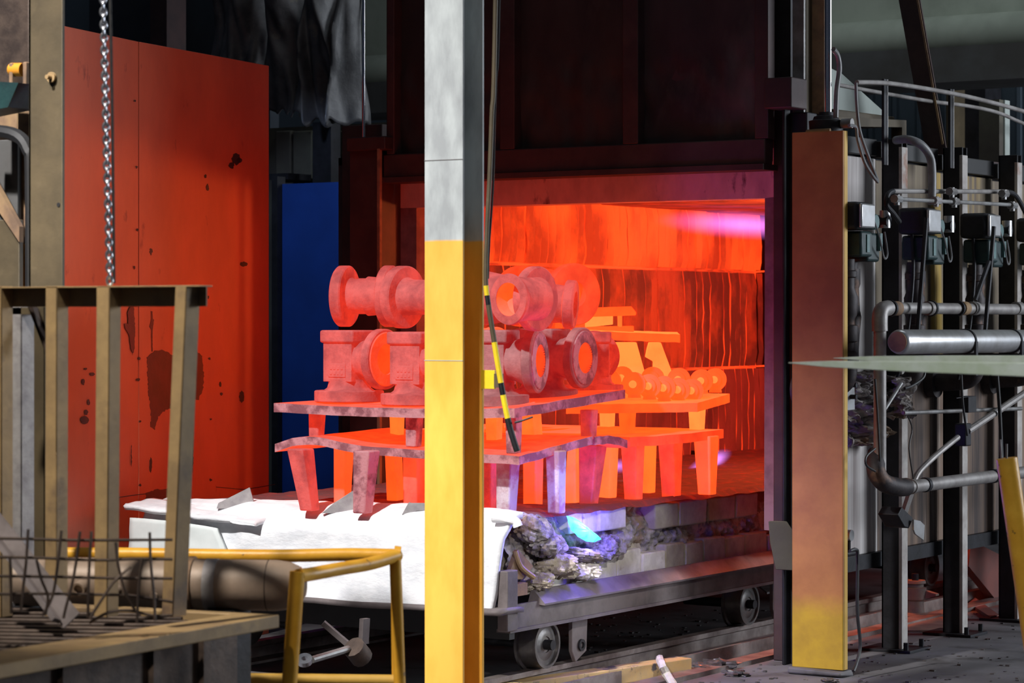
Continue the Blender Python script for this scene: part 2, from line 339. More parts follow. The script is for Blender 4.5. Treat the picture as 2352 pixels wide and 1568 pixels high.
MB().box(-7.70, XL, 10.80, 10.95, .6, 2.165).build('jamb_lining', 'shaded_lining', fur)
def jag(u, v):
    return V(XR+.004*noise.noise(V(v*30, 2, 0)) if u < .5 else -5.545, 10.81, .6+1.565*v)
MB().box(XR+.012, -5.49, 10.80, 10.95, .6, 2.165).rough(.012, 14).build('jamb_lining', 'shaded_lining', fur)
MB().box(XL-.1, XR, 10.9, YB, 2.275, 2.38).rough(.01, 3).build('roof_lining', 'roof_hot', fur)
for i in range(9):
    y = 10.95+i*.42
    MB().box(XL, XR, y, y+.405, 2.255-rnd(0, .010), 2.28).build('roof_module', 'roof_hot', fur, bevel=.01)
MB().box(XR, -5.32, 10.95, YB, .5, 2.3).build('wall_lining_right', 'pleat_warm', fur)
MB().box(XL, XR, YB, YB+.2, .5, 2.3).build('wall_lining_end', 'pleat_warm', fur)
lin = MB().box(XL-.15, XL-.075, 10.95, YB, .5, 2.28).build('wall_lining_left', 'joint_glow', fur)
rows = [(1.905, 2.26, 'pleat_hot'), (1.297, 1.885, 'pleat_warm'), (.6, 1.28, 'pleat_dim')]
for z0, z1, mm in rows:
    y = 10.95; i = 0
    while y < YB-.03:
        wd = .078*rnd(.85, 1.15); far = y > 13.72
        g = rnd(.005, .010) if far else rnd(.0, .0015)
        if mm == 'pleat_hot' and not far: g = rnd(.001, .004)
        m2 = mm
        if mm == 'pleat_warm' and 12.0 < y < 12.5: m2 = 'pleat_hot'
        dx = rnd(-.006, .006)
        def pf(u, v, y=y, wd=wd, g=g, z0=z0, z1=z1, dx=dx):
            yy = y+g/2+(wd-g)*u; zz = z0+(z1-z0)*v
            wob = .006*noise.noise(V(y*3, zz*5, 1)) if far else 0
            return V(XL+dx-.02*(2*u-1)**2-.012*(abs(2*v-1)**12)+.012*noise.noise(V(yy*13, zz*9, 0)), yy+wob, zz)
        m_ = MB().grid(pf, 2, 7)
        o = m_.build('pleat', m2, lin, sharp=60)
        y += wd; i += 1
for z in (1.893, 1.289):
    MB().tube([(XL-.015+.006*noise.noise(V(k, z, 0)), 10.95+k*.15, z+.01*noise.noise(V(k*.7, z, 2))) for k in range(26)], .006, 5).build('seam', 'joint_glow', lin)
# long bent anchor strips and ledge in the deep part of the wall
for (a, b) in (((1592, 1040), (1745, 1062)), ((1560, 1075), (1745, 1088)), ((1600, 1100), (1745, 1108))):
    p = onX(*a, XL+.03); q = onX(*b, XL+.03); MB().bar(p, q, .03, .03).build('ledge', 'black_steel', fur)
# flames
def ellip(name, mm, c, axis, la, rb, parent):
    me_o = MB().lathe([(-1, 0)]+[(-math.cos(k/8*PI), math.sin(k/8*PI)) for k in range(1, 8)]+[(1, 0)], axis=(1, 0, 0), n=20).build(name, mm, base=False)
    me_o.scale = (la, rb, rb); me_o.rotation_euler = Vector(axis).to_track_quat('X', 'Z').to_euler(); me_o.location = c; return me_o
o = ellip('burner_flame', 'flame_violet', onX(1715, 516, -7.1), (-.35, -1, .02), .75, .095, None)
tag(o, 'violet-pink burner flame under the furnace roof at the right', 'flame')
o = ellip('burner_flame', 'flame_lilac', onX(1630, 1062, -6.9), (-.2, 1, .10), .42, .055, None)
tag(o, 'pale lilac burner flame low behind the orange tray legs', 'flame')
o = ellip('burner_flame', 'flame_lilac', onX(1418, 1070, -6.9), (-.2, -1, 0), .16, .045, None)
tag(o, 'short lilac flame glimpsed between the middle tray legs', 'flame')
light('furnace_flame_light', 'POINT', (-5.95, 12.5, 1.95), (0, 0, 0), 115, (1, .19, .05), shadow_soft_size=.12)

# outer right side: insulation panels between the buckstays
PX = -5.28
py_ = [10.95+.0, 11.33, 12.06, 12.79, 13.52, 14.25]
mm_ = ['panel_white', 'panel_brown', 'panel_ochre', 'panel_brown', 'panel_brown']
for i in range(5):
    y0 = py_[i]+(.0 if i == 0 else .05); y1 = py_[i+1]-.05
    zt = (2.37, 2.365, 2.34, 2.33, 2.33)[i]
    MB().box(PX-.03, PX, y0, y1+.1, .47, 1.30).build('side_panel', ['panel_white', 'panel_brown', 'panel_brown', 'panel_brown', 'panel_brown'][i], fur, bevel=.004)
    MB().box(PX-.04, PX-.01, y0, y1+.1, 1.31, zt).build('side_panel', ['panel_white', 'panel_ochre', 'panel_ochre', 'panel_ochre', 'panel_brown'][i], fur, bevel=.004)
    MB().box(PX-.16, PX+.02, y0, y1+.05, zt+.01, zt+.09).build('top_channel', 'cable_black', fur, bevel=.003)
for i in range(1, 6):
    y = py_[i]
    o = MB().box(-5.235, -5.225, y, y+.065, .012, 2.46).box(-5.235, -5.13, y, y+.012, .012, 2.46).box(-5.235, -5.13, y+.055, y+.065, .012, 2.46)
    o.build('buckstay', 'black_steel', fur, bevel=.002)  # near-black colour holds the shade on the web and front faces
    MB().box(-5.145, -5.128, y-.002, y+.065, .012, 2.42).build('buckstay_flange', 'lit_post_edge', fur, bevel=.002)
    MB().box(-5.32, -5.06, y-.06, y+.16, 0, .014).build('base_plate', 'black_steel', fur, bevel=.002)
    for (bx, by) in ((-5.09, y-.04), (-5.09, y+.14)):
        MB().cyl((bx, by, .012), (bx, by, .05), .012, n=6).build('anchor_bolt', 'black_steel', fur)
MB().box(-5.345, -5.325, 10.95, 15.2, .40, 2.43).build('shell_plate', 'black_steel', fur)
MB().box(-5.36, -5.26, 10.95, 15.2, .40, .47).build('sill_beam', 'black_steel', fur)
MB().box(-7.9, -7.7, 10.9, 15.2, .0, .45).build('plinth', 'red_base', fur)

# lifting door
dr = thing('furnace_door', 'raised dark steel furnace door with ribs and recessed scorched sheets', 'door', (-6.6, 10.6, 2.31))
Yd = 10.60
mb = MB(); pbox(mb, 888, 1764, -120, 380, Yd+.05, .05, z0=2.33, z1=4.2); mb.build('backing_plate', 'furnace_steel', dr)
xa = onY(888, 350, Yd).x; xb = onY(1764, 350, Yd).x
mb = MB().box(xa, xb, Yd-.03, Yd+.05, 2.31, 2.43); mb.build('bottom_rail', 'furnace_steel', dr, bevel=.006)
MB().box(xa, xb, Yd-.05, Yd+.10, 2.285, 2.312).build('seal_strip', 'furnace_steel', dr)
cols_ = [(888, 905), (1148, 1181), (1430, 1465), (1733, 1764)]
for a, b in cols_:
    mb = MB(); pbox(mb, a, b, -120, 380, Yd-.03, .07, z0=2.43, z1=4.2); mb.build('stile', 'furnace_steel', dr, bevel=.004)
for a, b in ((905, 1148), (1181, 1430), (1465, 1733)):
    mb = MB(); x0 = onY(a, 200, Yd).x; x1 = onY(b, 200, Yd).x
    def fn(u, v, x0=x0, x1=x1):
        return V(x0+(x1-x0)*u, Yd+.035+.010*noise.noise(V(u*3+a, v*4, 0))+(.02*noise.noise(V(u*9+a, v*14, 5)) if v < .25 else 0), 2.43+1.75*v)
    mb.grid(fn, 24, 40).build('door_sheet', 'door_sheet', dr, sharp=80)

# guide posts either side of the door
t = thing('door_guide_post', 'dark maroon left guide post with cap and bright vertical door rod', 'post', tuple(onY(835, 900, 10.55).xy)+(0,))
mb = MB(); pbox(mb, 802, 868, 345, 1180, 10.55, .15, z0=0); mb.build('post_body', 'furnace_steel', t, bevel=.006)
mb = MB(); pbox(mb, 795, 884, 314, 345, 10.50, .3); mb.build('post_cap', 'furnace_steel', t, bevel=.006)
x = onY(835, 200, 10.62).x; zt = onY(835, 314, 10.55).z
MB().cyl((x, 10.62, zt), (x, 10.62, 5), .0085, n=12).build('lift_rod', 'chrome', t)
mb = MB(); pbox(mb, 866, 872, 340, 1180, 10.5, .02, z0=.7); mb.build('edge_strip', 'rust_brown', t)
mb = MB(); pbox(mb, 886, 898, 398, 1180, 10.68, .06, z0=.7); mb.build('edge_strip', 'furnace_steel', t)
t = thing('door_guide_channel', 'weathered grey steel guide channel above the orange guard column', 'channel', tuple(onY(1850, 200, 10.75).xy)+(2.3,))
mb = MB(); pbox(mb, 1820, 1846, -120, 310, 10.70, .03, z0=2.3); mb.build('flange', 'grey_steel', t, bevel=.002)
mb = MB(); pbox(mb, 1846, 1893, -120, 310, 10.78, .03, z0=2.3); mb.build('web', 'rust_brown', t)
mb = MB(); pbox(mb, 1848, 1852, -120, 310, 10.72, .06, z0=2.3); mb.build('stiffener', 'olive_paint', t)
mb = MB(); pbox(mb, 1770, 1816, -120, 300, 10.78, .03, z0=2.6); mb.build('dark_plate', 'black_steel', t)  # plain black plate left of the channel
# cylinder on the column top
t = thing('door_lift_cylinder', 'shiny chrome lift rod in a black cylinder head on the guard column', 'hydraulic cylinder', (onY(1902, 265, 10.5).x, 10.5, 2.44))
xr = onY(1902, 200, 10.5).x
MB().cyl((xr, 10.5, 2.50), (xr, 10.5, 5), .0165, n=18).build('rod', 'chrome', t)
MB().lathe([(0, .0), (0, .075), (.055, .078), (.06, .06), (.075, .055), (.08, .035), (.095, .032), (.095, 0)], (xr-.01, 10.5, 2.435)).build('cylinder_head', 'black_steel', t)
MB().cyl((xr+.07, 10.5, 2.475), (xr+.12, 10.5, 2.475), .022, n=12).build('port', 'grey_steel', t)
MB().tube([(xr-.075, 10.44, 2.44), (xr-.02, 10.415, 2.44), (xr+.05, 10.42, 2.44)], .010, 8).build('orange_ring', 'rust_brown', t)

# right guard column (channel)
xa = onY(1819, 800, 10.38).x; xb = onY(1936, 800, 10.38).x
t = thing('guard_column', 'wide orange and yellow steel column standing right of the furnace mouth', 'column', ((xa+xb)/2, 10.4, 0))
MB().box(xa, xb, 10.38, 10.395, .03, 2.435).build('front_plate', 'guard_paint', t, bevel=.003)
MB().box(xb-.014, xb, 10.395, 10.43, .03, 2.435).build('side_flange', 'lit_edge_and_rail_paint', t, bevel=.002)
MB().box(xa, xa+.014, 10.395, 10.43, .03, 2.435).build('side_flange', 'lit_edge_and_rail_paint', t, bevel=.002)
MB().box(xa-.005, xb+.01, 10.345, 10.46, 0, .03).rough(.02, 14).build('grout_pad', 'concrete_floor', t, bevel=.01)

# ================================================================ FURNACE CAR
car = thing('furnace_car', 'rail bogie with brick-lined hearth rolling out of the furnace mouth', 'bogie', (-6.7, 10.0, 0))
MB().box(-7.55, -5.99, 8.98, 14.6, .64, .766).build('hearth_core', 'hearth_edge', car)
def hs(u, v):
    x = -7.58+(1.765-.02*noise.noise(V(v*60, 0, 0)))*u; y = 8.96+5.6*v; e = min(u, 1-u)
    return V(x, y, .772+.010*noise.noise(V(x*8, y*8, 0))-(.02 if e < .02 else 0))
MB().grid(hs, 50, 110).build('hearth_surface', 'hearth_top', car, sharp=80)
# side channel of the chassis: lip, face, lower flange
MB().box(-5.79, -5.775, 8.86, 14.5, .31, .412).box(-5.83, -5.762, 8.86, 14.5, .30, .314).build('chassis_beam', 'chassis_steel', car)
MB().prism([(-5.815, 9.10, .455), (-5.800, 9.10, .455), (-5.745, 9.10, .402), (-5.745, 9.10, .394), (-5.83, 9.10, .40)], (0, 5.4, 0)).build('brick_curb', 'chassis_steel', car)
MB().box(-7.6, -7.55, 8.9, 14.5, .30, .47).build('chassis_beam', 'chassis_steel', car)
for y in (9.2, 10.4, 11.6, 12.8, 14.0): MB().box(-7.56, -5.8, y, y+.08, .32, .42).build('cross_member', 'black_steel', car)
fp = lambda u: 8.80+.012*noise.noise(V(u*5, 0, 0))
MB().grid(lambda u, v: V(-7.66+1.93*u, 8.735+.18*v, .396+.02*(u-1)*.8+.008*noise.noise(V(u*7, v, 0))), 40, 3).build('front_plate', 'chassis_steel', car, solid=.022)
MB().box(-7.6, -5.78, 8.88, 8.92, .27, .41).build('front_beam', 'cable_black', car)
MB().box(-5.80, -5.75, 8.82, 8.9, .31, .56).build('corner_bracket', 'chassis_steel', car, bevel=.004)
# underdeck slab
MB().box(-7.5, -5.90, 8.95, 14.5, .46, .64).build('core_fill', 'scorched_tan', car)
# bricks: lower course, full length
y = 9.12; i = 0
while y < 12.4:
    L_ = rnd(.17, .24); h = rnd(.095, .135)
    if i == 0: h = .07
    mmn = 'brick_white' if y < 10.2 else random.choice(['brick_white', 'brick_tan'])
    MB().box(-5.95, -5.835-rnd(0, .012), y+.004, y+L_-.004, .432, .432+h).rough(.006, 12).build('brick', mmn, car, bevel=.008)
    y += L_; i += 1
# upper course, broken groups just under the hearth surface
for (a, b, x1, mmn, z0, z1) in [(1308, 1340, -5.86, 'brick_white', .66, .765), (1342, 1378, -5.86, 'brick_white', .65, .765), (1380, 1440, -5.84, 'brick_white', .655, .765),
                       (1440, 1503, -5.93, 'scorched_tan', .64, .75), (1505, 1560, -5.85, 'brick_tan', .63, .745), (1562, 1625, -5.85, 'brick_tan', .63, .745), (1628, 1690, -5.87, 'brick_tan', .63, .74), (1692, 1742, -5.87, 'brick_tan', .63, .74)]:
    y0 = onX(a, 1200, x1).y; y1 = onX(b, 1200, x1).y
    MB().box(x1-.14, x1, y0, y1-.004, z0, z1).rough(.006, 12).build('brick', mmn, car, bevel=.008)
# crumpled scorched fibre packed between the brick courses
def crum(u, v):
    y = 8.99+3.7*u; z = .44+.315*v
    up = noise.noise(V(y*5, z*9, 0)); fine = noise.noise(V(y*24, z*30, 4))+.7*noise.noise(V(y*55, z*60, 4))
    bulge = .045*math.sin(PI*v)
    z2 = z
    return V(-5.93+bulge+.045*up+.020*fine+(.02 if y < 9.4 else 0), y, z2+.02*noise.noise(V(y*6, z*4, 8)))
cf = MB().grid(crum, 420, 44).build('packed_fibre', 'scorched_fibre', car, sharp=80)
cf['kind'] = 'stuff'
# loose collapsed brick and fibre near the front right corner
for (px, py, sx, sy, sz, mmn, rz) in [(1275, 1300, .11, .09, .05, 'scorched_tan', .5), (1230, 1335, .09, .07, .035, 'scorched_tan', -.4), (1330, 1310, .10, .08, .04, 'brick_white', .2),
                                      (1320, 1275, .12, .07, .03, 'scorched_fibre', .1), (1225, 1215, .05, .13, .055, 'scorched_fibre', -.1), (1255, 1250, .07, .12, .05, 'scorched_fibre', .1), (1400, 1255, .06, .09, .05, 'scorched_fibre', .1), (1370, 1275, .05, .08, .03, 'scorched_fibre', .1)]:
    c = onX(px, py, -5.83)
    m_ = MB(); m_.T = Matrix.Translation(c) @ rotz(rz) @ Matrix.Rotation(rnd(-.3, .3), 4, 'X')
    m_.grid(lambda u, v: V(math.cos(2*PI*u)*math.sin(PI*v)*sx, math.sin(2*PI*u)*math.sin(PI*v)*sy, -math.cos(PI*v)*sz)*(1+.35*noise.noise(V(math.cos(2*PI*u)*2+px, math.sin(2*PI*u)*2, v*3))+.22*noise.noise(V(math.cos(2*PI*u)*7+px, math.sin(2*PI*u)*7, v*12))), 44, 30)
    m_.build('rubble', mmn, car, sharp=18)
# timber coloured bent anchor and brown plate
MB().tube(smooth([onX(1183, 1265, -5.80), onX(1195, 1300, -5.79), onX(1225, 1325, -5.78)]), .012, 8).build('anchor_strap', 'tan_steel', car)
MB().prism([onX(1165, 1330, -5.80), onX(1200, 1330, -5.80), onX(1225, 1300, -5.80), onX(1190, 1262, -5.80)], (-.02, 0, 0)).build('corner_plate', 'rust_brown', car)
MB().box(-5.82, -5.755, 8.9, 8.98, .45, .50).build('corner_lug', 'rust_brown', car)
# wheels
def wheel_at(x, y, side):
    wc = V(x, y, .205)
    g = MB().lathe([(-.05, 0), (-.05, .085), (-.048, .10), (.02, .104), (.022, .118), (.035, .118), (.035, 0)][::1], wc, (-side, 0, 0), 32)
    wv = g.build('wheel', 'wheel_steel', car)
    MB().lathe([(.046, 0), (.046, .03), (.055, .035), (.055, .06), (.046, .075), (.046, .088), (.062, .09), (.062, .102), (.049, .102)], wc, (side, 0, 0), 28).build('rim', 'wheel_steel', wv)
    MB().cyl(wc+V(-.3*side, 0, 0), wc+V(.09*side, 0, 0), .022).build('axle', 'black_steel', wv)
for y in (9.27, 11.12, 13.3):
    wheel_at(-5.90, y, 1); wheel_at(-7.5, y, -1)
for y in (9.44, 11.33):
    m_ = MB().prism([(-5.84, y, .31), (-5.84, y+.13, .31), (-5.84, y+.12, .15), (-5.84, y+.03, .11), (-5.84, y, .16)], (.02, 0, 0))
    m_.build('axle_bracket', 'chassis_steel', car, bevel=.003)
    MB().lathe([(0, .014), (0, .026), (.01, .026), (.01, .014)], (-5.82, y+.07, .18), (1, 0, 0), 16, closed=True).build('bracket_eye', 'black_steel', car)
# tow hitch in front
h0 = at(700, 1520, 9.9); h1 = at(812, 1485, 10.2)
MB().bar(at(742, 1430, 10.3), at(812, 1490, 10.3), .05, .02).build('hitch_brace', 'chassis_steel', car)
MB().bar(at(838, 1420, 10.4), at(835, 1478, 10.4), .045, .02).build('hitch_brace', 'chassis_steel', car)
MB().tube([h1, at(832, 1510, 10.25)], .045, 12).build('hitch_joint', 'dark_rust', car)
MB().cyl(at(716, 1515, 10.0), at(800, 1490, 10.2), .014, n=10).build('draw_bar', 'grey_steel', car)
MB().lathe([(0, .012), (0, .03), (.02, .03), (.02, .012)], at(700, 1520, 9.9), (.3, -.5, .8), 18, closed=True).build('hitch_eye', 'chain_steel', car)

# ceramic fibre blanket over the front of the car
def prof(v):   # v 0 (back on top) .. 1 (bottom front)
    pts = [(9.08, .785), (9.00, .790), (8.92, .785), (8.85, .762), (8.815, .70), (8.81, .60), (8.80, .47), (8.785, .392)]
    k = v*(len(pts)-1); i = min(int(k), len(pts)-2); t_ = k-i
    return pts[i][0]*(1-t_)+pts[i+1][0]*t_, pts[i][1]*(1-t_)+pts[i+1][1]*t_
bl = thing('fibre_blanket', 'brilliant white ceramic fibre blanket draped over the front of the car', 'blanket', (-6.7, 8.8, .42))
def bf(u, v):
    x = -7.72+1.96*u; y, z = prof(v)
    if v < .3 and u > .8: y = 8.85+(y-8.85)*(1-.6*(u-.8)/.2)
    sag = -.030*(1-u)*(1 if v < .6 else .6)
    xr = 0
    if u > .9: xr = -(.07*(v-.35) if v > .35 else 0)*(u-.9)*10
    n_ = noise.noise(V(x*2.2, z*3, y*3)); n2 = noise.noise(V(x*9, z*12, y*9))
    bk = .09*noise.noise(V(x*3.1, 0, 5)) if v < .08 else 0
    return V(x+xr, y-.03*n_-.008*n2+bk, z+sag+(.012*n2 if v < .5 else .004*n2)+.012*n_)
MB().grid(bf, 120, 48).build('drape', 'fibre_white', bl, solid=.028, sharp=80)
MB().tube(smooth([(-5.83, 8.84, .775), (-5.78, 8.85, .775), (-5.745, 8.87, .765), (-5.735, 8.875, .74)]), [.022]*13, 12).rough(.008, 14).build('curled_edge', 'fibre_white', bl)
bb = MB().grid(lambda u, v: V(-7.74+(.50+.10*v)*u, 8.765-.012*v+.006*noise.noise(V(u*4, v*3, 0)), .70-.20*v-.025*u*u*(1-v)), 20, 10).build('insulation_board', 'fibre_board', solid=.02, sharp=80)
tag(bb, 'flat off-white insulation board under the left blanket fold, behind the railing', 'board')
bb = MB().grid(lambda u, v: V(-7.76+.75*u, 8.74+.20*v*v, .745-.012*math.sin(PI*u)-.045*u*u+.022*v+.006*noise.noise(V(u*6, v*6, 0))), 40, 8).build('blanket_flap', 'fibre_white', solid=.022, sharp=80)
tag(bb, 'loose white fibre flap lying over the off-white board at the left front', 'blanket')
# metal wedges lying on the blanket
def wedge(px, py, d, pts, label):
    c = onY(px, py-2, 8.87); d = c.xy.dot(V(-math.sin(YAW), math.cos(YAW))); R_ = V(math.cos(YAW), math.sin(YAW), 0); Dp = V(-math.sin(YAW), math.cos(YAW), 0)
    poly = [c+R_*(a/F*d)+V(0, 0, -b/F*d) for a, b in pts]
    m_ = MB().prism(poly, Dp*.02+V(0, 0, 0)); n = len(poly)
    o = m_.add([poly[1], poly[2], poly[2]+Dp*.07+V(0, 0, -.03), poly[1]+Dp*.07], [(0, 1, 2, 3)]).build('steel_wedge', 'pale_scrap', solid=.004)
    tag(o, label, 'scrap')
wedge(540, 1166, 10.9, [(-42, 3), (-38, -8), (33, -44), (44, -5), (20, 4)], 'grey steel wedge on the white blanket nearest the red plate')
wedge(782, 1178, 10.7, [(-42, 2), (-15, -20), (28, -48), (40, -25), (40, 2)], 'large folded grey steel wedge against a tray leg on the blanket')
wedge(952, 1180, 10.65, [(-28, 3), (-14, -22), (40, -22), (40, -8), (4, -6), (-3, 3)], 'low folded grey steel piece on the blanket beside the tall yellow column')

# blue gas flame on the hearth side
c = onX(1338, 1215, -5.80)
pts = [(1303, 1184), (1316, 1187), (1332, 1196), (1350, 1212), (1365, 1225), (1380, 1238), (1366, 1245), (1345, 1243), (1326, 1232), (1312, 1216), (1305, 1200)]
poly = [onX(a, b, -5.785) for a, b in pts]
cc = sum(poly, V(0, 0, 0))/len(poly)
def fl(u, v):
    k = u*len(poly); i = int(k) % len(poly); t_ = k-int(k); p = poly[i].lerp(poly[(i+1) % len(poly)], t_)
    return cc.lerp(p, v)+V(.035*(1-v*v)+.008*noise.noise(p*40), 0, 0)
o = MB().grid(fl, 44, 6).build('gas_flame', 'flame_cyan', sharp=180)
tag(o, 'bright cyan-blue gas flame licking out of the brick side of the car', 'flame')
pl = light('gas_flame_light', 'POINT', tuple(cc+V(.10, 0, .03)), (0, 0, 0), 12, (.13, .08, 1), shadow_soft_size=.06)
pl2 = light('gas_flame_light', 'POINT', tuple(onX(1290, 1130, -5.66)), (0, 0, 0), 2.0, (.12, .06, 1), shadow_soft_size=.04)

# rails
for x, lb in ((-5.90, 'near steel rail under the car, running back past the guard column'), (-7.5, 'far steel rail in shadow under the car')):
    o = MB().prism([(x-.05, 4, 0), (x+.05, 4, 0), (x+.05, 4, .012), (x+.012, 4, .025), (x+.012, 4, .07), (x+.028, 4, .078), (x+.028, 4, .1), (x-.028, 4, .1), (x-.028, 4, .078), (x-.012, 4, .07), (x-.012, 4, .025), (x-.05, 4, .012)], (0, 12, 0)).build('rail', 'rail_steel')
    tag(o, lb, 'rail')
o = MB().box(-5.80, -5.70, 4.5, 16, 0, .045).box(-5.72, -5.70, 4.5, 16, .045, .06).build('track_channel', 'rail_steel'); tag(o, 'low steel channel laid on the floor directly beside the near rail', 'channel')
o = MB().box(-5.62, -5.52, 6, 14, 0, .022).build('track_plate', 'rail_steel'); tag(o, 'flat floor strip, outer of the two beside the near rail', 'strip')
# ================================================================ LOAD: trays
def plate(name, c, th, fn, mats, parent, nu=24, nv=8):
    FL, FR, BR, BL = [Vector(p) for p in c]
    def P(u, v): return (FL.lerp(FR, u)).lerp(BL.lerp(BR, u), v)+V(0, 0, fn(u, v)+.003*noise.noise(V(u*9, v*6, FL.x)))
    m_ = MB(); T = V(0, 0, th)
    m_.grid(lambda u, v: P(u, v)+T, nu, nv, 0); m_.grid(P, nu, nv, 0)
    for e in range(4):
        q = [lambda t: (t, 0), lambda t: (1, t), lambda t: (1-t, 1), lambda t: (0, 1-t)][e]
        m_.grid(lambda a, b, q=q: P(*q(a))+T*b, nu, 1, 1)
    return m_.build(name, mats, parent, sharp=50)
def leg(px_t, px_b, yb, w_t, w_b, zb, zt, mm, parent, name='leg', P=None):
    p = P if P is not None else onZ((px_b), yb, zb); d = p.xy.dot(V(-math.sin(YAW), math.cos(YAW)))
    Rr = V(math.cos(YAW), math.sin(YAW), 0); q = p+Rr*((px_t-px_b)*d/F); q.z = zt
    p = p.copy(); p.z = zb
    a = w_t*d/F/1.36/2; b = w_b*d/F/1.36/2; h = .25
    vs = []
    for c, s in ((p, b), (p.lerp(q, .06), b), (p.lerp(q, .88), a*.97), (q, a)):
        vs += [(c.x+s*i, c.y+s*j, c.z) for i, j in ((-1, -1), (1, -1), (1, 1), (-1, 1))]
    fs = [(k*4+i, k*4+(i+1) % 4, k*4+4+(i+1) % 4, k*4+4+i) for k in range(3) for i in range(4)]+[(3, 2, 1, 0), (12, 13, 14, 15)]
    return MB().add(vs, fs).build(name, mm, parent, bevel=.006)

ZH = .768
trA = thing('load_tray', 'sagging cast lower tray at the front, grey-purple scaled rim and legs', 'tray', (-6.4, 9.0, .77))
plate('tray_plate', [(-7.08, 8.97, 1.02), (-5.79, 8.97, 1.0), (-5.79, 9.56, 1.05), (-7.08, 9.56, 1.03)], .036,
      lambda u, v: .028*math.exp(-((u-.17)/.13)**2)-.012*u*(1-v)-.02*(1-min(u/.08, 1)), ['hot_red', 'hot_skin'], trA, 40, 8)
for (a, b, yb, wt, wb, mm) in [(690, 712, 1172, 62, 46, 'hot_dull'), (790, 786, 1156, 48, 40, 'hot_orange'), (842, 833, 1178, 62, 46, 'hot_skin'), (903, 908, 1150, 42, 40, 'hot_orange'),
                               (952, 952, 1170, 56, 52, 'hot_red'), (1122, 1122, 1170, 52, 46, 'hot_dull'), (1168, 1163, 1180, 58, 48, 'cold_skin'), (1225, 1224, 1160, 50, 46, 'hot_orange'), (1277, 1278, 1178, 50, 42, 'cold_skin')]:
    leg(a, b, yb, wt, wb, ZH, 1.035, mm, trA)
trB = thing('load_tray', 'short arched lower tray behind the front one, ends beside the tall yellow trays', 'tray', (-6.3, 9.8, .77))
plate('tray_plate', [(-7.0, 9.58, 1.02), (-5.79, 9.58, 1.045), (-5.79, 9.86, 1.02), (-7.0, 9.86, 1.03)], .036, lambda u, v: .012*math.sin(PI*v), ['hot_red', 'hot_skin'], trB, 24, 8)
for (a, b, yb, wt, wb, mm) in [(1318, 1315, 1155, 32, 40, 'hot_amber'), (1362, 1352, 1158, 66, 46, 'hot_dull'), (1398, 1392, 1143, 50, 50, 'hot_amber')]:
    leg(a, b, yb, wt, wb, ZH, 1.035, mm, trB)
trC = thing('load_tray', 'bright orange lower tray on stout legs, deepest inside the furnace mouth', 'tray', (-6.3, 10.4, .77))
plate('tray_plate', [(-7.1, 9.9, 1.03), (-5.80, 9.9, 1.025), (-5.79, 10.76, 1.03), (-7.1, 10.76, 1.03)], .042, lambda u, v: -.006*math.sin(PI*v), ['hot_orange', 'hot_red'], trC, 24, 8)
for (a, b, yb, wt, wb, mm) in [(1453, 1455, 1147, 58, 44, 'hot_red'), (1492, 1490, 1132, 36, 32, 'hot_amber'), (1540, 1542, 1141, 60, 46, 'hot_red'), (1622, 1624, 1135, 60, 44, 'hot_orange')]:
    leg(a, b, yb, wt, wb, ZH, 1.045, mm, trC)
# upper trays
upA = thing('load_tray', 'upper cast tray at the front, carrying the valve body castings', 'tray', (-6.4, 9.0, 1.05))
plate('tray_plate', [(-7.07, 8.95, 1.183), (-5.80, 8.95, 1.178), (-5.79, 9.84, 1.236), (-7.0, 9.84, 1.20)], .040,
      lambda u, v: -.010*math.sin(PI*u)*(1-v)+.006*u, ['hot_red', 'hot_skin'], upA, 40, 10)
for (a, b, yb, w, Y, mm, zb) in [(729, 727, 985, 42, 9.05, 'hot_dull', 1.07), (952, 950, 1000, 44, 9.04, 'hot_skin', 1.045), (912, 912, 985, 38, 9.4, 'hot_amber', 1.06), (1180, 1180, 1005, 42, 9.04, 'hot_skin', 1.03), (1135, 1135, 990, 44, 9.4, 'hot_amber', 1.06), (1213, 1222, 985, 60, 9.7, 'hot_amber', 1.06), (1353, 1352, 985, 44, 9.58, 'hot_dull', 1.07)]:
    p = onY(b, yb, Y); leg(a, b, yb, w, w*.86, zb, 1.20, mm, upA, 'foot', p)
upC = thing('load_tray', 'tilted glowing orange upper tray loaded with small round castings', 'tray', (-6.2, 10.3, 1.07))
c4 = [at(1300, 950, 11.75), at(1602, 946, 12.05), at(1676, 924, 12.45), at(1380, 915, 12.9)]
plate('tray_plate', c4, .042, lambda u, v: 0, ['hot_amber', 'hot_orange'], upC)
for (b, yb, w, d, mm, zt) in [(1441, 982, 44, 12.0, 'hot_orange', 1.19), (1395, 975, 42, 12.5, 'hot_yellow', 1.22), (1601, 978, 44, 12.2, 'hot_yellow', 1.19)]:
    p = at(b, yb, d); leg(b, b, yb, w, w*.84, 1.062, zt, mm, upC, 'foot', p)

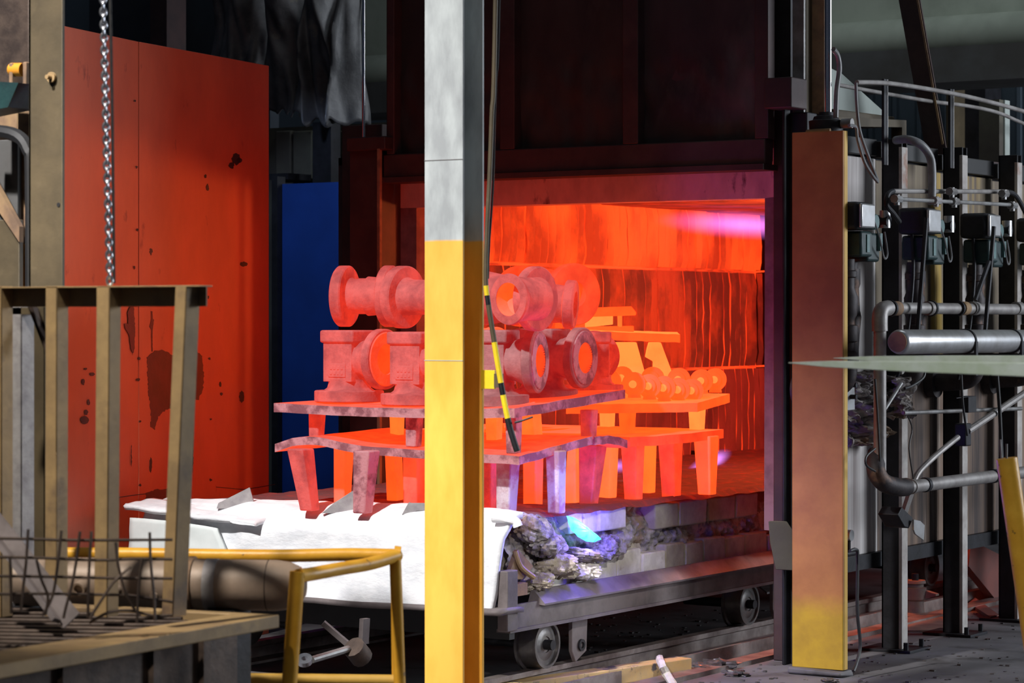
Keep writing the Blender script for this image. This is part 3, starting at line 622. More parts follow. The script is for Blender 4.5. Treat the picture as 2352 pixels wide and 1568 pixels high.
# ---- castings
def up_casting(name, label, p, rz, mm, mface, grp, s=1.0, mring='hot_red'):
    t = thing(name, label, 'casting', tuple(p), grp); t.rotation_euler = (0, 0, rz); t.scale = (s, s, s); t['_o'] = (0, 0, 0)
    MB().lathe([(0, 0), (0, .150), (.004, .155), (.046, .155), (.05, .150), (.05, 0)], n=40).build('base_flange', mm, t)
    b = MB(); b.lathe([(.05, .115), (.062, .098), (.085, .092), (.1, .094)], n=32)
    b.box(-.082, .078, -.082, .082, .09, .262); b.lathe([(.0, .078), (.05, .085), (.09, .10), (.115, .118)], (.055, 0, .19), (1, 0, 0), 32)
    b.box(-.05, .045, -.086, -.08, .11, .17)
    [b.box(-.04+.02*k, -.028+.02*k, -.0885, -.085, zz, zz+.014) for k in range(4) for zz in (.12, .143)]
    b.build('body', mm, t, bevel=.010)
    MB().box(-.094, .094, -.094, .094, .262, .318).build('top_flange', mm, t, bevel=.009)
    MB().lathe([(0, .095), (0, .128), (.005, .134), (.038, .134), (.043, .128), (.043, .072)], (.165, 0, .19), (1, 0, 0), 44).build('side_flange', mm, t)
    MB().lathe([(.0, .068), (.048, .068), (.048, .116), (.043, .120), (.043, .118)], (.165, 0, .19), (1, 0, 0), 40).build('raised_ring', mring, t)
    MB().lathe([(.046, .068), (-.06, .066), (-.06, 0)], (.165, 0, .19), (1, 0, 0), 36).build('bore', mface, t)
    return t
grp = 'valve body castings on the front tray'
Z1 = 1.228
def on_t(px, d, z=Z1): p = at(px, 900, d); p.z = z; return p
up_casting('valve_body_casting', 'glowing upright valve casting nearest the red plate, leftmost on the tray', on_t(802, 11.42), math.radians(-2), 'hot_dull', 'hot_red', grp)
up_casting('valve_body_casting', 'duller upright valve casting half hidden by the left of the tall yellow column', on_t(956, 11.17, 1.222), math.radians(-2), 'hot_dull', 'hot_red', grp)
up_casting('valve_body_casting', 'dull red upright valve casting right of the tall yellow column, narrow ring flange', on_t(1130, 10.98, 1.222), math.radians(15), 'hot_deep', 'hot_red', grp, 1.03, 'hot_skin')
up_casting('valve_body_casting', 'red upright valve casting with a wide grey-pink ring flange facing right', on_t(1247, 11.35, 1.235), math.radians(4), 'hot_deep', 'hot_red', grp, 1.0, 'hot_skin')
up_casting('valve_body_casting', 'bright red upright valve casting at the right end of the front tray, ring turned away', on_t(1362, 11.75, 1.25), math.radians(120), 'hot_dull', 'hot_red', grp, .9)
up_casting('valve_body_casting', 'orange upright valve casting in the second row behind the tall yellow column', on_t(1060, 11.9, 1.235), math.radians(-3), 'hot_orange', 'hot_orange', grp)

def lying(name, label, p, q, mm, mbr, ring=None, r=.137, bul=1):
    p = Vector(p); q = Vector(q); a = (q-p); L_ = a.length; a.normalize()
    t = thing(name, label, 'casting', tuple((p+q)/2-V(0, 0, r)))
    fl_ = [(0, .0), (0, r-.006), (.006, r), (.046, r), (.052, r-.006), (.052, .07)]
    MB().lathe(fl_, p, a, 44).build('end_flange', mm, t)
    m_ = MB().lathe([(.05, .088), (.07, .078), (.15, .076), (L_*.36, .08+.012*bul), (L_*.5, .08+.045*bul), (L_*.64, .08+.035*bul), (L_-.12, .088), (L_-.05, .082)], p, a, 36)
    if ring:
        rd = Vector(ring[0]).normalized(); c = p+a*L_*ring[1]
        m_.lathe([(0, .092), (ring[2], .095)], c, rd, 36)
    m_.build('barrel', mm, t, sharp=60)
    MB().lathe([(0, r-.006), (.006, r), (.040, r), (.046, r-.006), (.046, .06), (.0, .06)], q-a*.046, a, 44, closed=True).build('end_flange', mm, t)
    MB().lathe([(.044, .074), (-.03, .07), (-.03, 0)], q-a*.046, a, 32).build('bore', mbr, t)
    if ring:
        MB().lathe([(ring[2]-.03, .095), (ring[2]-.004, .108), (ring[2]+.004, .105), (ring[2]+.004, .070), (ring[2]-.03, .069)], c, rd, 40).build('nozzle_ring', mm, t)
        MB().lathe([(ring[2]+.002, .0695), (ring[2]-.06, .068), (ring[2]-.075, 0)], c, rd, 32).build('nozzle_bore', mbr, t)
    return t
d1 = 11.15
lying('pipe_tee_casting', 'long glowing flanged tee casting lying on top, passes behind the tall yellow column', at(915, 682, 11.25), at(1240, 686, 10.80), 'hot_dull', 'hot_orange', ((-.2, -1, -.02), .985, .175))
lying('pipe_tee_casting', 'bright flanged casting on top at the far left, beside the blue screen', at(780, 680, 11.5), at(905, 680, 11.42), 'hot_dull', 'hot_orange', None, .137, 0)
lying('pipe_tee_casting', 'slimmer casting on top, its narrow ring mouth facing right of the ring-ended tee', at(1170, 690, 11.35), at(1322, 700, 11.3), 'hot_dull', 'hot_orange', None, .108)
lying('pipe_tee_casting', 'bright orange large-flanged casting at the far right rear of the top layer', at(1190, 680, 12.25), at(1322, 676, 11.85), 'hot_red', 'hot_orange', None, .145)

# ---- small round castings on the inner tray
def small(p, s, mm):
    t = bpy.data.objects.new('small_fitting_casting', None); COL.objects.link(t); t['_o'] = (0, 0, 0)
    MB().lathe([(-.045, 0), (-.045, .034), (-.035, .040), (-.015, .043), (0, .046), (.015, .046), (.02, .030), (.03, .028), (.034, .018), (.034, 0)], (0, 0, .052), (.35, -.94, 0), 26).build('body', mm, t)
    MB().lathe([(0, .026), (.012, .024), (.016, .018), (.03, .016)], (0, 0, 0), (0, 0, 1), 20).build('foot', mm, t)
    MB().lathe([(.02, .016), (.045, .014), (.05, 0)], (0, 0, .052), (.35, -.94, 0), 16).build('spigot', 'hot_yellow', t)
    return t
pr0 = small(None, 1, 'hot_orange'); first = True
spots = [(1400, 905, 11.95, 'small orange casting at the left front of the tilted tray'), (1457, 912, 11.95, 'small orange casting with a bright spigot, second from the left on the tilted tray'), (1492, 916, 12.03, None), (1526, 920, 12.1, None), (1559, 924, 12.17, None), (1590, 926, 12.24, None), (1500, 898, 12.4, None), (1560, 900, 12.5, None), (1612, 903, 12.52, None), (1643, 900, 12.58, 'small orange casting at the far right end of the tilted tray'), (1430, 897, 12.3, None)]
for (px, py, d, lb) in spots:
    o = pr0 if first else copy_tree(pr0); first = False
    p = at(px, py+1, d); o.location = p; o.scale = (1.22, 1.22, 1.22)
    tag(o, lb or {1492: 'third small orange casting from the left in the front row', 1526: 'fourth small orange casting from the left in the front row', 1559: 'fifth small orange casting from the left in the front row', 1590: 'sixth small orange casting, right end of the front row', 1500: 'small orange casting behind the third and fourth of the front row', 1560: 'small orange casting behind the fifth of the front row', 1612: 'small orange casting second from the right, rear row', 1430: 'small orange casting at the rear left of the tilted tray'}[px], 'casting', 'small round castings on the tilted tray')

# ---- stand of yellow-hot castings at the rear
t = thing('hot_stand', 'yellow-hot flat table on two splayed legs behind the small round castings', 'stand', tuple(at(1470, 905, 12.75)))
a_, b_, c_, d_ = at(1352, 768, 12.5), at(1563, 783, 12.6), at(1558, 783, 13.0), at(1350, 768, 12.95)
plate('table_plate', [at(1352, 778, 12.5), at(1562, 787, 12.62), at(1556, 781, 12.95), at(1352, 774, 12.9)], .040, lambda u, v: 0, ['hot_yellow', 'hot_orange'], t)
def slab(pts, d, dep, mm, par, name):
    R_ = [at(a, b, d) for a, b in pts]; Dp = V(-math.sin(YAW), math.cos(YAW), 0)
    return MB().prism(R_, Dp*dep).build(name, mm, par, bevel=.004)
slab([(1404, 786), (1462, 786), (1480, 850), (1484, 905), (1402, 905), (1412, 850)], 12.7, .12, 'hot_yellow', t, 'leg')
slab([(1492, 786), (1518, 786), (1542, 850), (1550, 905), (1500, 905), (1502, 830), (1484, 820), (1488, 800)], 12.7, .12, 'hot_yellow', t, 'leg')
t = thing('hot_bracket', 'yellow-hot channel-shaped bracket standing on the flat table at the rear', 'bracket', tuple(at(1400, 765, 12.7)))
slab([(1366, 706), (1450, 703), (1462, 718), (1460, 724), (1342, 728)], 12.7, .16, 'hot_orange', t, 'top_flange')
slab([(1345, 727), (1408, 724), (1408, 745), (1345, 752)], 12.72, .12, 'hot_yellow', t, 'side_plate')
slab([(1420, 722), (1429, 722), (1429, 752), (1420, 752)], 12.72, .1, 'hot_amber', t, 'web')
slab([(1346, 750), (1456, 748), (1456, 766), (1346, 768)], 12.72, .14, 'hot_orange', t, 'bottom_flange')
# hot scrap glimpsed between trays
o = slab([(1118, 970), (1152, 965), (1158, 985), (1118, 990)], 11.9, .2, 'hot_orange', None, 'hot_block'); tag(o, 'small orange block between the two trays, right of the tall yellow column', 'casting')

# ================================================================ RED PLATE
rp = thing('shield_plate', 'tall orange-red steel plate with dark peeled patches, left of the car', 'shield', (-7.95, 9.3, 0))
pa = at(137, 62, 11.27); pb = at(612, 150, 13.0); ua = at(155, 1250, 11.27); 
A0 = V(pa.x, pa.y, 0); B0 = V(pb.x, pb.y, 0); dirp = (B0-A0).normalized(); nrm = V(-dirp.y, dirp.x, 0)*-1
if nrm.dot(V(1, -1, 0)) < 0: nrm = -nrm
W_ = (B0-A0).length
def onP(px, py):   # point of the plate seen at a pixel
    r_ = at(px, py, 1)-V(0, 0, EYE); k = (A0.xy.dot(nrm.xy))/(r_.xy.dot(nrm.xy)); return V(r_.x*k, r_.y*k, EYE+r_.z*k)
zl, zr = onP(137, 62).z, onP(612, 150).z
Bs = onP(318, 300)
for (a, b, za, zb_) in ((A0-dirp*.06, Bs, zl+.01, None), (Bs, B0+dirp*.02, None, zr)):
    zm = zl+(zr-zl)*((Bs-A0).xy.length/W_)
    za = za or zm; zb_ = zb_ or zm
    off = .003 if a is Bs else 0
    poly = [V(a.x, a.y, 0), V(b.x, b.y, 0), V(b.x, b.y, zb_), V(a.x, a.y, za)]
    MB().prism([p+nrm*off for p in poly], nrm*-.012).build('sheet', 'red_panel', rp, bevel=.002)
def patch(pts, mm, name='paint_chip', amp=1.5):
    P = []
    for i in range(len(pts)):
        a = V(*pts[i], 0); b = V(*pts[(i+1) % len(pts)], 0); n = max(2, int((b-a).length/4))
        for k in range(n):
            q = a.lerp(b, k/n); q += V(rnd(-amp, amp), rnd(-amp, amp), 0); P.append(onP(q.x, q.y)+nrm*.004)
    MB().prism(P, nrm*.0012).build(name, mm, rp)
Z = lambda pts: [(x/2.8, 600+y/2.8) for x, y in pts]
patch(Z([(940, 620), (985, 575), (1050, 570), (1100, 600), (1200, 590), (1260, 575), (1295, 610), (1305, 740), (1300, 820), (1270, 890), (1220, 880), (1130, 940), (1060, 955), (1010, 1000), (990, 1080), (965, 1060), (965, 960), (950, 850)]), 'bare_patch')
patch(Z([(830, 290), (855, 285), (862, 400), (862, 480), (858, 560), (848, 605), (835, 560), (828, 480), (800, 430), (795, 400), (820, 400), (815, 330)]), 'bare_patch', amp=1)
patch(Z([(965, 320), (975, 320), (978, 370), (985, 375), (975, 440), (976, 580), (970, 580), (968, 440), (955, 420), (968, 370)]), 'bare_patch', amp=.4)
patch(Z([(935, 1490), (1000, 1465), (1100, 1460), (1180, 1480), (1185, 1700), (1130, 1850), (930, 1850), (935, 1650)]), 'bare_patch')
patch(Z([(1190, 1640), (1260, 1600), (1320, 1585), (1330, 1620), (1200, 1680)]), 'bare_patch')
for (x, y, rx, ry) in [(1550, 870, 16, 38), (588, 725, 15, 12), (565, 905, 8, 20), (550, 970, 10, 18), (540, 1020, 28, 26), (1412, 790, 7, 16), (1418, 852, 8, 10), (890, 625, 9, 9), (883, 760, 12, 10), (1342, 625, 7, 9), (1335, 230, 6, 11),
                       (895, 1028, 8, 8), (895, 1438, 9, 9), (1350, 1015, 6, 6), (1350, 1405, 9, 8), (530, 775, 9, 22), (545, 692, 9, 9), (964, 1310, 8, 50), (840, 1250, 3, 70), (1235, 1190, 3, 170), (1205, 1230, 3, 120), (860, 40, 4, 12), (1562, 18, 26, 16)]:
    patch(Z([(x+rx*math.cos(k*PI/4), y+ry*math.sin(k*PI/4)) for k in range(8)]), 'dark_spot', 'spot', .8)
for (x, y, rx, ry) in [(541, 365, 10, 14), (530, 380, 6, 8), (475, 430, 3, 8), (470, 405, 3, 4), (548, 268+100, 6, 6), (345, 578, 3, 8), (308, 232, 2, 2), (312, 384, 2, 3), (314, 528, 2, 3)]:
    patch([(x+rx*math.cos(k*PI/4), y+ry*math.sin(k*PI/4)) for k in range(8)], 'dark_spot', 'spot', 1.2)
MB().tube([onP(x, y)+nrm*.004 for x, y in ((495, 1118), (560, 1124), (630, 1112))], .0018, 4).build('scratch', 'dark_spot', rp)
MB().tube([onP(x, y)+nrm*.004 for x, y in ((270, 1142), (310, 1136), (350, 1132))], .0018, 4).build('scratch', 'dark_spot', rp)
MB().bar(V(B0.x, B0.y, 0)+dirp*.02-nrm*.03, V(B0.x, B0.y, zr)+dirp*.02-nrm*.03, .03, .05).build('edge_stiffener', 'dark_wall', rp)
# ================================================================ CENTRAL COLUMN
Yc = 7.38; x0 = onY(975, 541, Yc).x; x1 = onY(1063, 541, Yc).x
t = thing('bay_column', 'tall H-section column, grey above and bright yellow below, in the middle', 'column', ((x0+x1)/2, Yc+.06, 0))
xm = (x0+x1)/2
MB().box(x0, x1, Yc, Yc+.011, 0, 6).build('front_flange', 'column_paint', t, bevel=.002)
MB().box(x0, x1, Yc+.122, Yc+.134, 0, 6).build('rear_flange', 'column_paint', t, bevel=.002)
MB().box(xm-.004, xm+.004, Yc+.011, Yc+.122, 0, 6).build('web', 'column_paint', t)
for z in (2.15, 1.45): MB().box(x0-.0005, x1+.0005, Yc-.0012, Yc, z, z+.003).build('weld_line', 'pale_beam' if z < 2 else 'grey_steel', t)
a = at(1108, 850, 8.98); b_ = at(1137, 893, 8.98)
MB().box(a.x-.02, b_.x, Yc+.115, Yc+.125, b_.z, a.z).build('bracket_tab', 'yellow_tag', t, bevel=.001)
a2 = at(1150, 860, 8.95); MB().box(b_.x, b_.x+.028, Yc+.112, Yc+.13, b_.z+.005, a.z-.012).build('bracket_end', 'olive_paint', t)
# hanging hook cable
pts = [at(1150, -700, 8.95), at(1136, 120, 8.95), at(1130, 260, 8.95), at(1125, 400, 8.95), at(1119, 520, 8.95), at(1116, 640, 8.95), at(1122, 700, 8.95), at(1133, 770, 8.95), at(1146, 850, 8.95), at(1158, 920, 8.95), at(1172, 985, 8.95), at(1188, 1036, 8.95)]
pts = smooth(pts, 5)
t = thing('hook_pole', 'slim hanging grey pole with yellow and black tape, bending right beside the tall column', 'pole', tuple(pts[-1]))
n = len(pts)
def seg(i0, i1, r, mm, nm): MB().tube(pts[i0:i1+1], r, 10).build(nm, mm, t)
seg(0, 26, .0085, 'olive_paint', 'shaft'); seg(26, 28, .0095, 'yellow_tag', 'tape'); seg(28, 30, .0095, 'black_steel', 'tape'); seg(30, 36, .0095, 'olive_paint', 'shaft')
seg(36, 42, .0105, 'yellow_tag', 'tape'); seg(42, 44, .0105, 'black_steel', 'tape'); seg(44, 48, .0105, 'yellow_tag', 'tape'); seg(48, 55, .0115, 'black_steel', 'tip')
MB().tube(smooth([at(1182, 970, 8.95), at(1198, 966, 8.95), at(1224, 957, 8.95)]), .004, 6).build('barb', 'black_steel', t)
t = MB().tube(smooth([at(1160, -700, 9.2), at(1146, 60, 9.2), at(1140, 180, 9.2), at(1136, 300, 9.2), at(1133, 420, 9.2), at(1124, 560, 9.2), at(1121, 640, 9.2)]), .004, 8).build('pole_cord', 'cable_black'); tag(t, 'thin dark cord hanging alongside the taped pole', 'cord')

# ================================================================ HANDRAIL
D = 7.66
hr = thing('handrail', 'yellow tube safety railing with a bent corner, in front of the white blanket', 'railing', tuple(at(915, 1568, D).xy)+(0,))
c0 = at(912, 1275, D); c1 = at(685, 1322, 7.12)
MB().tube(smooth([at(60, 1271, 7.75), at(300, 1272, 7.7), at(500, 1275, 7.68), at(650, 1276, 7.66), at(800, 1273, 7.66), c0]), .0195, 16).build('top_rail', 'yellow_paint', hr)
MB().tube(smooth([c0, at(850, 1294, 7.5), at(780, 1306, 7.33), at(715, 1318, 7.2), c1]), .0195, 16).build('top_rail', 'yellow_paint', hr)
def post(px0, py0, px1, py1, d, r):
    p = at(px0, py0, d); q = at(px1, py1, d); k = (q-p)/(p.z-q.z); e = q+k*q.z
    return MB().tube([p, e], r, 16).build('post', 'yellow_paint', hr)
post(683, 1312, 665, 1568, 7.12, .0215); post(908, 1285, 918, 1568, 7.64, .018); post(903, 1300, 906, 1568, 7.69, .008)
MB().tube([at(500, 1557, 7.66), at(925, 1562, 7.66)], .0165, 14).build('mid_rail', 'lit_edge_and_rail_paint', hr)
MB().tube([at(905, 1268, D), at(920, 1270, D)], .02, 12).build('weld_cap', 'yellow_paint', hr)

# ================================================================ BROWN CYLINDER (tank) behind the trough
ax0 = at(40, 1334, 7.44); ax1 = at(690, 1345, 7.36); av = (ax1-ax0).normalized()
tk = thing('brown_tank', 'brown horizontal cylinder with collar, open port and round plug, behind the trough', 'tank', tuple((ax0+ax1)/2))
L_ = (ax1-ax0).length; r = .073
MB().lathe([(0, 0), (0, r*.97), (L_-.07, r), (L_-.06, r*.985), (L_-.03, r*.93), (L_, r*.75), (L_+.015, r*.4), (L_+.02, 0)], ax0, av, 40).build('shell', 'brown_tank', tk)
pc = at(440, 1340, 7.42); k = (pc-ax0).dot(av)
MB().lathe([(k, r*.9), (k, r*1.10), (k+.016, r*1.10), (k+.016, r*.9)], ax0, av, 40, closed=True).build('collar', 'rust_brown', tk, bevel=.002)
MB().lathe([(k+.05, r*.9), (k+.05, r*1.012), (k+.085, r*1.012), (k+.085, r*.9)], ax0, av, 40, closed=True).build('grey_band', 'pale_scrap', tk)
k2 = (at(615, 1340, 7.36)-ax0).dot(av)
MB().lathe([(k2, r*.9), (k2, r*1.008), (k2+.003, r*1.008), (k2+.003, r*.9)], ax0, av, 40, closed=True).build('seam', 'dark_rust', tk)
cv = -V(-math.sin(YAW), math.cos(YAW), 0)*.93+V(0, 0, -.3)+V(-.28, -.18, 0)
for (px, py) in ((462, 1356), (190, 1345)):
    c = at(px, py, 7.36)
    MB().lathe([(-.03, .0), (-.03, .019), (.028, .020), (.028, .014), (-.01, .013), (-.01, 0)], c, cv, 24).build('port', 'brown_tank', tk)
    MB().lathe([(-.008, 0), (-.008, .0135)], c, cv, 20).build('port_bore', 'cable_black', tk)
for (px, py) in ((552, 1365), (272, 1352), (360, 1362)):
    c = at(px, py, 7.35)
    MB().lathe([(-.03, 0), (-.03, .016), (.006, .017), (.010, .013), (.022, .012), (.022, 0)], c, cv, 20).build('plug', 'brown_tank', tk)
for (x_, y_, z_) in ((ax0.x, ax0.y, ax0.z), (ax1.x-.18, ax1.y-.12, ax1.z)):
    MB().box(x_-.04, x_+.04, y_-.07, y_+.07, 0, z_-r+.006).build('support', 'black_steel', tk, bevel=.003)

# ================================================================ TROUGH with stake rack
tr = thing('steel_trough', 'brown steel trough with a broad worn rim in the lower left foreground', 'trough', (-5.0, 5.2, 0))
zt = .785
def rimp(a, b, c, d, name):
    P = [onZ(*q, zt) for q in (a, b, c, d)]
    MB().prism(P, (0, 0, -.036)).build(name, 'tan_steel', tr, bevel=.003)
rimp((-120, 1546), (642, 1411), (531, 1409), (-120, 1512), 'front_rim')
rimp((642, 1411), (120, 1383), (100, 1390), (531, 1409), 'rear_rim')
A = [onZ(-130, 1536, zt-.036), onZ(545, 1424, zt-.036), onZ(470, 1402, zt-.036), onZ(-130, 1392, zt-.036)]
for p in A: p.z = 0
MB().prism(A[:2]+[A[1]+V(-.02, .02, 0), A[0]+V(-.02, .02, 0)], (0, 0, zt-.034)).build('front_wall', 'dark_rust', tr)
MB().prism([A[1], A[2], A[2]+V(-.02, 0, 0), A[1]+V(-.02, 0, 0)], (0, 0, zt-.034)).build('end_wall', 'dark_rust', tr)
MB().prism([A[2], A[3], A[3]+V(0, -.02, 0), A[2]+V(0, -.02, 0)], (0, 0, zt-.034)).build('rear_wall', 'olive_paint', tr)
for px in (120, 330, 455):
    p = onZ(px, 1500-(px)*.16, .4); p.z = 0
    c = A[0].lerp(A[1], (px+130)/675)
    MB().box(c.x, c.x+.02, c.y-.02, c.y+.01, 0, zt-.036).build('stiffener', 'dark_rust', tr)
# corrugated grating in the trough
gt = thing('grating', 'dark ridged steel grating lying in the trough under the stakes', 'grating', tuple(onZ(150, 1440, .77)))
for i in range(13):
    y = 1404+i*8.2
    xl = -120; xr_ = 395+min(i, 4)*12 if i < 5 else 440-(i-4)*58
    if xr_ < 20: break
    p = onZ(xl, y-2, .765); q = onZ(xr_, y+4, .765)
    MB().bar(p, q, .022, .02).build('grate_bar', 'dark_rust', gt, bevel=.003)
Ys = 5.17
rk = thing('stake_rack', 'angle-iron stake rack standing in the trough, four tan uprights under a top rail', 'rack', tuple(onY(200, 1400, Ys).xy)+(.78,))
zr = onY(430, 655, Ys).z
MB().box(onY(-60, 655, Ys).x, onY(457, 655, Ys).x, Ys, Ys+.055, zr-.004, zr).box(onY(-60, 655, Ys).x, onY(445, 655, Ys).x, Ys+.050, Ys+.055, zr-.055, zr-.002).build('top_rail', 'tan_steel', rk, bevel=.001)
def angle_post(pt, pb, wl, wr, yt, yb, Y, mm='olive_paint', dep=.045):
    a = onY(pt, yt, Y); b = onY(pb, yb, Y); wv = onY(pt+wl, yt, Y).x-a.x
    q = MB()
    q.prism([a, a+V(wv, 0, 0), a+V(wv, .004, 0), a+V(0, .004, 0)], (b-a))
    q.prism([a+V(wv-.004, 0, 0), a+V(wv, 0, 0), a+V(wv, dep, 0), a+V(wv-.004, dep, 0)], (b-a))
    return q.build('stake', mm, rk, bevel=.001)
angle_post(105, 103, 26, 0, 657, 1415, Ys, 'tan_steel')
angle_post(222, 216, 30, 0, 657, 1415, Ys, 'tan_steel')
angle_post(403, 371, 26, 0, 657, 1415, Ys, 'tan_steel', .055)
angle_post(-25, -25, 28, 0, 657, 1415, Ys, 'tan_steel')
# rear row, one post olive and one pale grey
for (a, w_) in ((15, 34), (78, 24)):
    angle_post(a, a, w_, 0, 705, 1400, Ys+.35, 'olive_paint' if a > 50 else 'pale_scrap', .06)
p = onY(10, 706, Ys+.35); q = onY(75, 706, Ys+.35)
MB().box(p.x-.1, q.x, Ys+.35, Ys+.40, p.z-.02, p.z).build('rear_rail', 'olive_paint', rk)
MB().prism([onY(62, 700, Ys+.1), onY(76, 706, Ys+.1), onY(104, 810, Ys+.1), onY(104, 780, Ys+.1)], (0, .02, 0)).build('gusset', 'dark_rust', rk)
# wire mesh
wm = thing('wire_mesh', 'bent rusty reinforcing wire mesh leaning against the lower stakes', 'mesh', tuple(at(200, 1420, 6.6)))
for pts in ([(-40, 1236), (60, 1237), (150, 1240), (260, 1240), (396, 1239)], [(-40, 1278), (100, 1281), (220, 1286), (320, 1283), (396, 1284)], [(-40, 1322), (120, 1324), (250, 1327), (396, 1328)],
            [(-40, 1364), (110, 1363), (220, 1365), (300, 1367), (360, 1376), (396, 1382)], [(205, 1430), (250, 1406), (300, 1402), (350, 1413), (396, 1412)]):
    MB().tube(smooth([at(x, y, 6.42+.0004*x) for x, y in pts]), .0042, 6).build('wire', 'dark_rust', wm)
for pts in ([(65, 1215), (60, 1290), (52, 1360), (48, 1405)], [(23, 1278), (25, 1350), (26, 1408)], [(141, 1218), (132, 1300), (120, 1370), (96, 1414)], [(184, 1220), (170, 1320), (150, 1400), (146, 1420)],
            [(210, 1220), (204, 1320), (202, 1418)], [(344, 1222), (346, 1290), (354, 1370), (356, 1425)], [(266, 1245), (272, 1300), (290, 1365), (310, 1400)], [(326, 1282), (318, 1350), (315, 1430)],
            [(300, 1301), (262, 1335), (238, 1370), (206, 1420)], [(84, 1285), (95, 1330), (110, 1370), (104, 1412)]):
    MB().tube(smooth([at(x, y, 6.41+.0004*x) for x, y in pts]), .0038, 6).build('wire', 'dark_rust', wm)
o = MB().bar(at(-20, 1190, 6.85), at(165, 1425, 6.7), .055, .006, up=(-.5, .8, 0)).bar(at(-32, 1205, 6.82), at(130, 1425, 6.68), .012, .04, up=(-.5, .8, 0)).build('angle_offcut', 'chassis_steel')
tag(o, 'rusty grey angle-iron offcut leaning diagonally behind the wire mesh', 'scrap')

# chain and cord
t = thing('lifting_chain', 'bright steel chain hanging vertically down to the stake rack', 'chain', tuple(at(250, 655, 6.9)))
top = at(227, -400, 6.9); bot = at(252, 652, 6.9)
L_ = (top-bot).length; pitch = .0172; n = int(L_/pitch); dv = (top-bot).normalized(); u, w_ = frame(dv)
base = None
for i in range(n):
    c = bot+dv*(pitch*(i+.5)); a = (u*.8+w_*.6) if i % 2 else (u*-.6+w_*.8)
    q = MB(); ring_ = []
    for k in range(10):
        an = 2*PI*k/10; ring_.append(c+dv*(.0125*math.sin(an))+a*.0072*math.cos(an))
    q.tube(ring_+[ring_[0], ring_[1]], .0040, 6, caps=False)
    q.build('link', 'chain_steel', t, sharp=80)
o = MB().tube(smooth([at(245, -400, 6.95), at(256, 150, 6.95), at(259, 350, 6.95), at(262, 650, 6.95)]), .004, 8).build('chain_cord', 'cable_black'); tag(o, 'thin black cord hanging just right of the chain', 'cord')

# ================================================================ LEFT PRESS
Yl = 5.95
t = thing('machine_column', 'broad drab olive-tan machine column with a bolt, at the far left', 'column', tuple(onY(107, 600, Yl).xy)+(0,))
mb = MB(); pbox(mb, 66, 143, -60, 1270, Yl, .012, z0=0, z1=2.7); mb.box(onY(66, 600, Yl).x, onY(66, 600, Yl).x+.01, Yl, Yl+.1, 0, 2.7); mb.build('column_body', 'olive_paint', t, bevel=.002)
c = onY(122, 178, Yl); MB().cyl(c, c+V(.0, -.03, 0), .007, n=12).cyl(c+V(.0, -.003, 0), c+V(.0, -.012, 0), .017, n=12).build('bolt', 'tan_steel', t)
c = onY(135, 470, Yl); MB().cyl(c, c+V(0, -.002, 0), .007, n=10).build('bolt_hole', 'cable_black', t)
t = thing('press_frame', 'brown press machine with roller, dark hopper and black arch at the left edge', 'machine', tuple(onY(20, 700, 6.1).xy)+(0,))
def pp(x0, x1, y0, y1, Y, dep, nm, mm, z0=None, bevel=.003):
    mb = MB(); pbox(mb, x0, x1, y0, y1, Y, dep, z0=z0); return mb.build(nm, mm, t, bevel=bevel)
pp(-60, 66, -15, 420, 6.4, .05, 'back_plate', 'dark_rust')
pp(38, 66, 190, 660, 6.15, .05, 'side_bar', 'rust_brown')
pp(-20, 38, 250, 320, 6.2, .05, 'cross_bar', 'rust_brown')
pp(20, 28, 145, 200, 6.05, .05, 'roller_bracket', 'rust_brown'); pp(52, 60, 142, 200, 6.05, .05, 'roller_bracket', 'rust_brown')
a = onY(27, 160, 6.07); b = onY(54, 160, 6.07); MB().cyl(a, b, .022, n=20).build('roller', 'orange_post', t)
mb = MB(); P = [onY(x, y, 5.95) for x, y in ((-60, 184), (42, 190), (18, 246), (-60, 262))]; mb.prism(P, (0, .12, 0)).build('hopper', 'valve_green', t)
arch = smooth([onY(-60, 300, 5.98), onY(30, 308, 5.98), onY(66, 345, 5.98), onY(73, 420, 5.98), onY(74, 900, 5.98), onY(74, 1200, 5.98)], 5)
MB().tube(arch, .022, 8).build('arch_guard', 'cable_black', t)
pp(-60, 40, 322, 640, 6.12, .02, 'guard_sheet', 'dark_beam')
pp(44, 68, 560, 1400, 6.12, .04, 'lower_post', 'orange_post', z0=0)
pp(-60, 44, 505, 1400, 6.08, .02, 'lower_sheet', 'olive_paint', z0=0)
mb = MB(); mb.prism([onY(x, y, 6.05) for x, y in ((-60, 330), (44, 520), (44, 556), (-60, 400))], (0, .02, 0)).build('diagonal_brace', 'rust_brown', t)

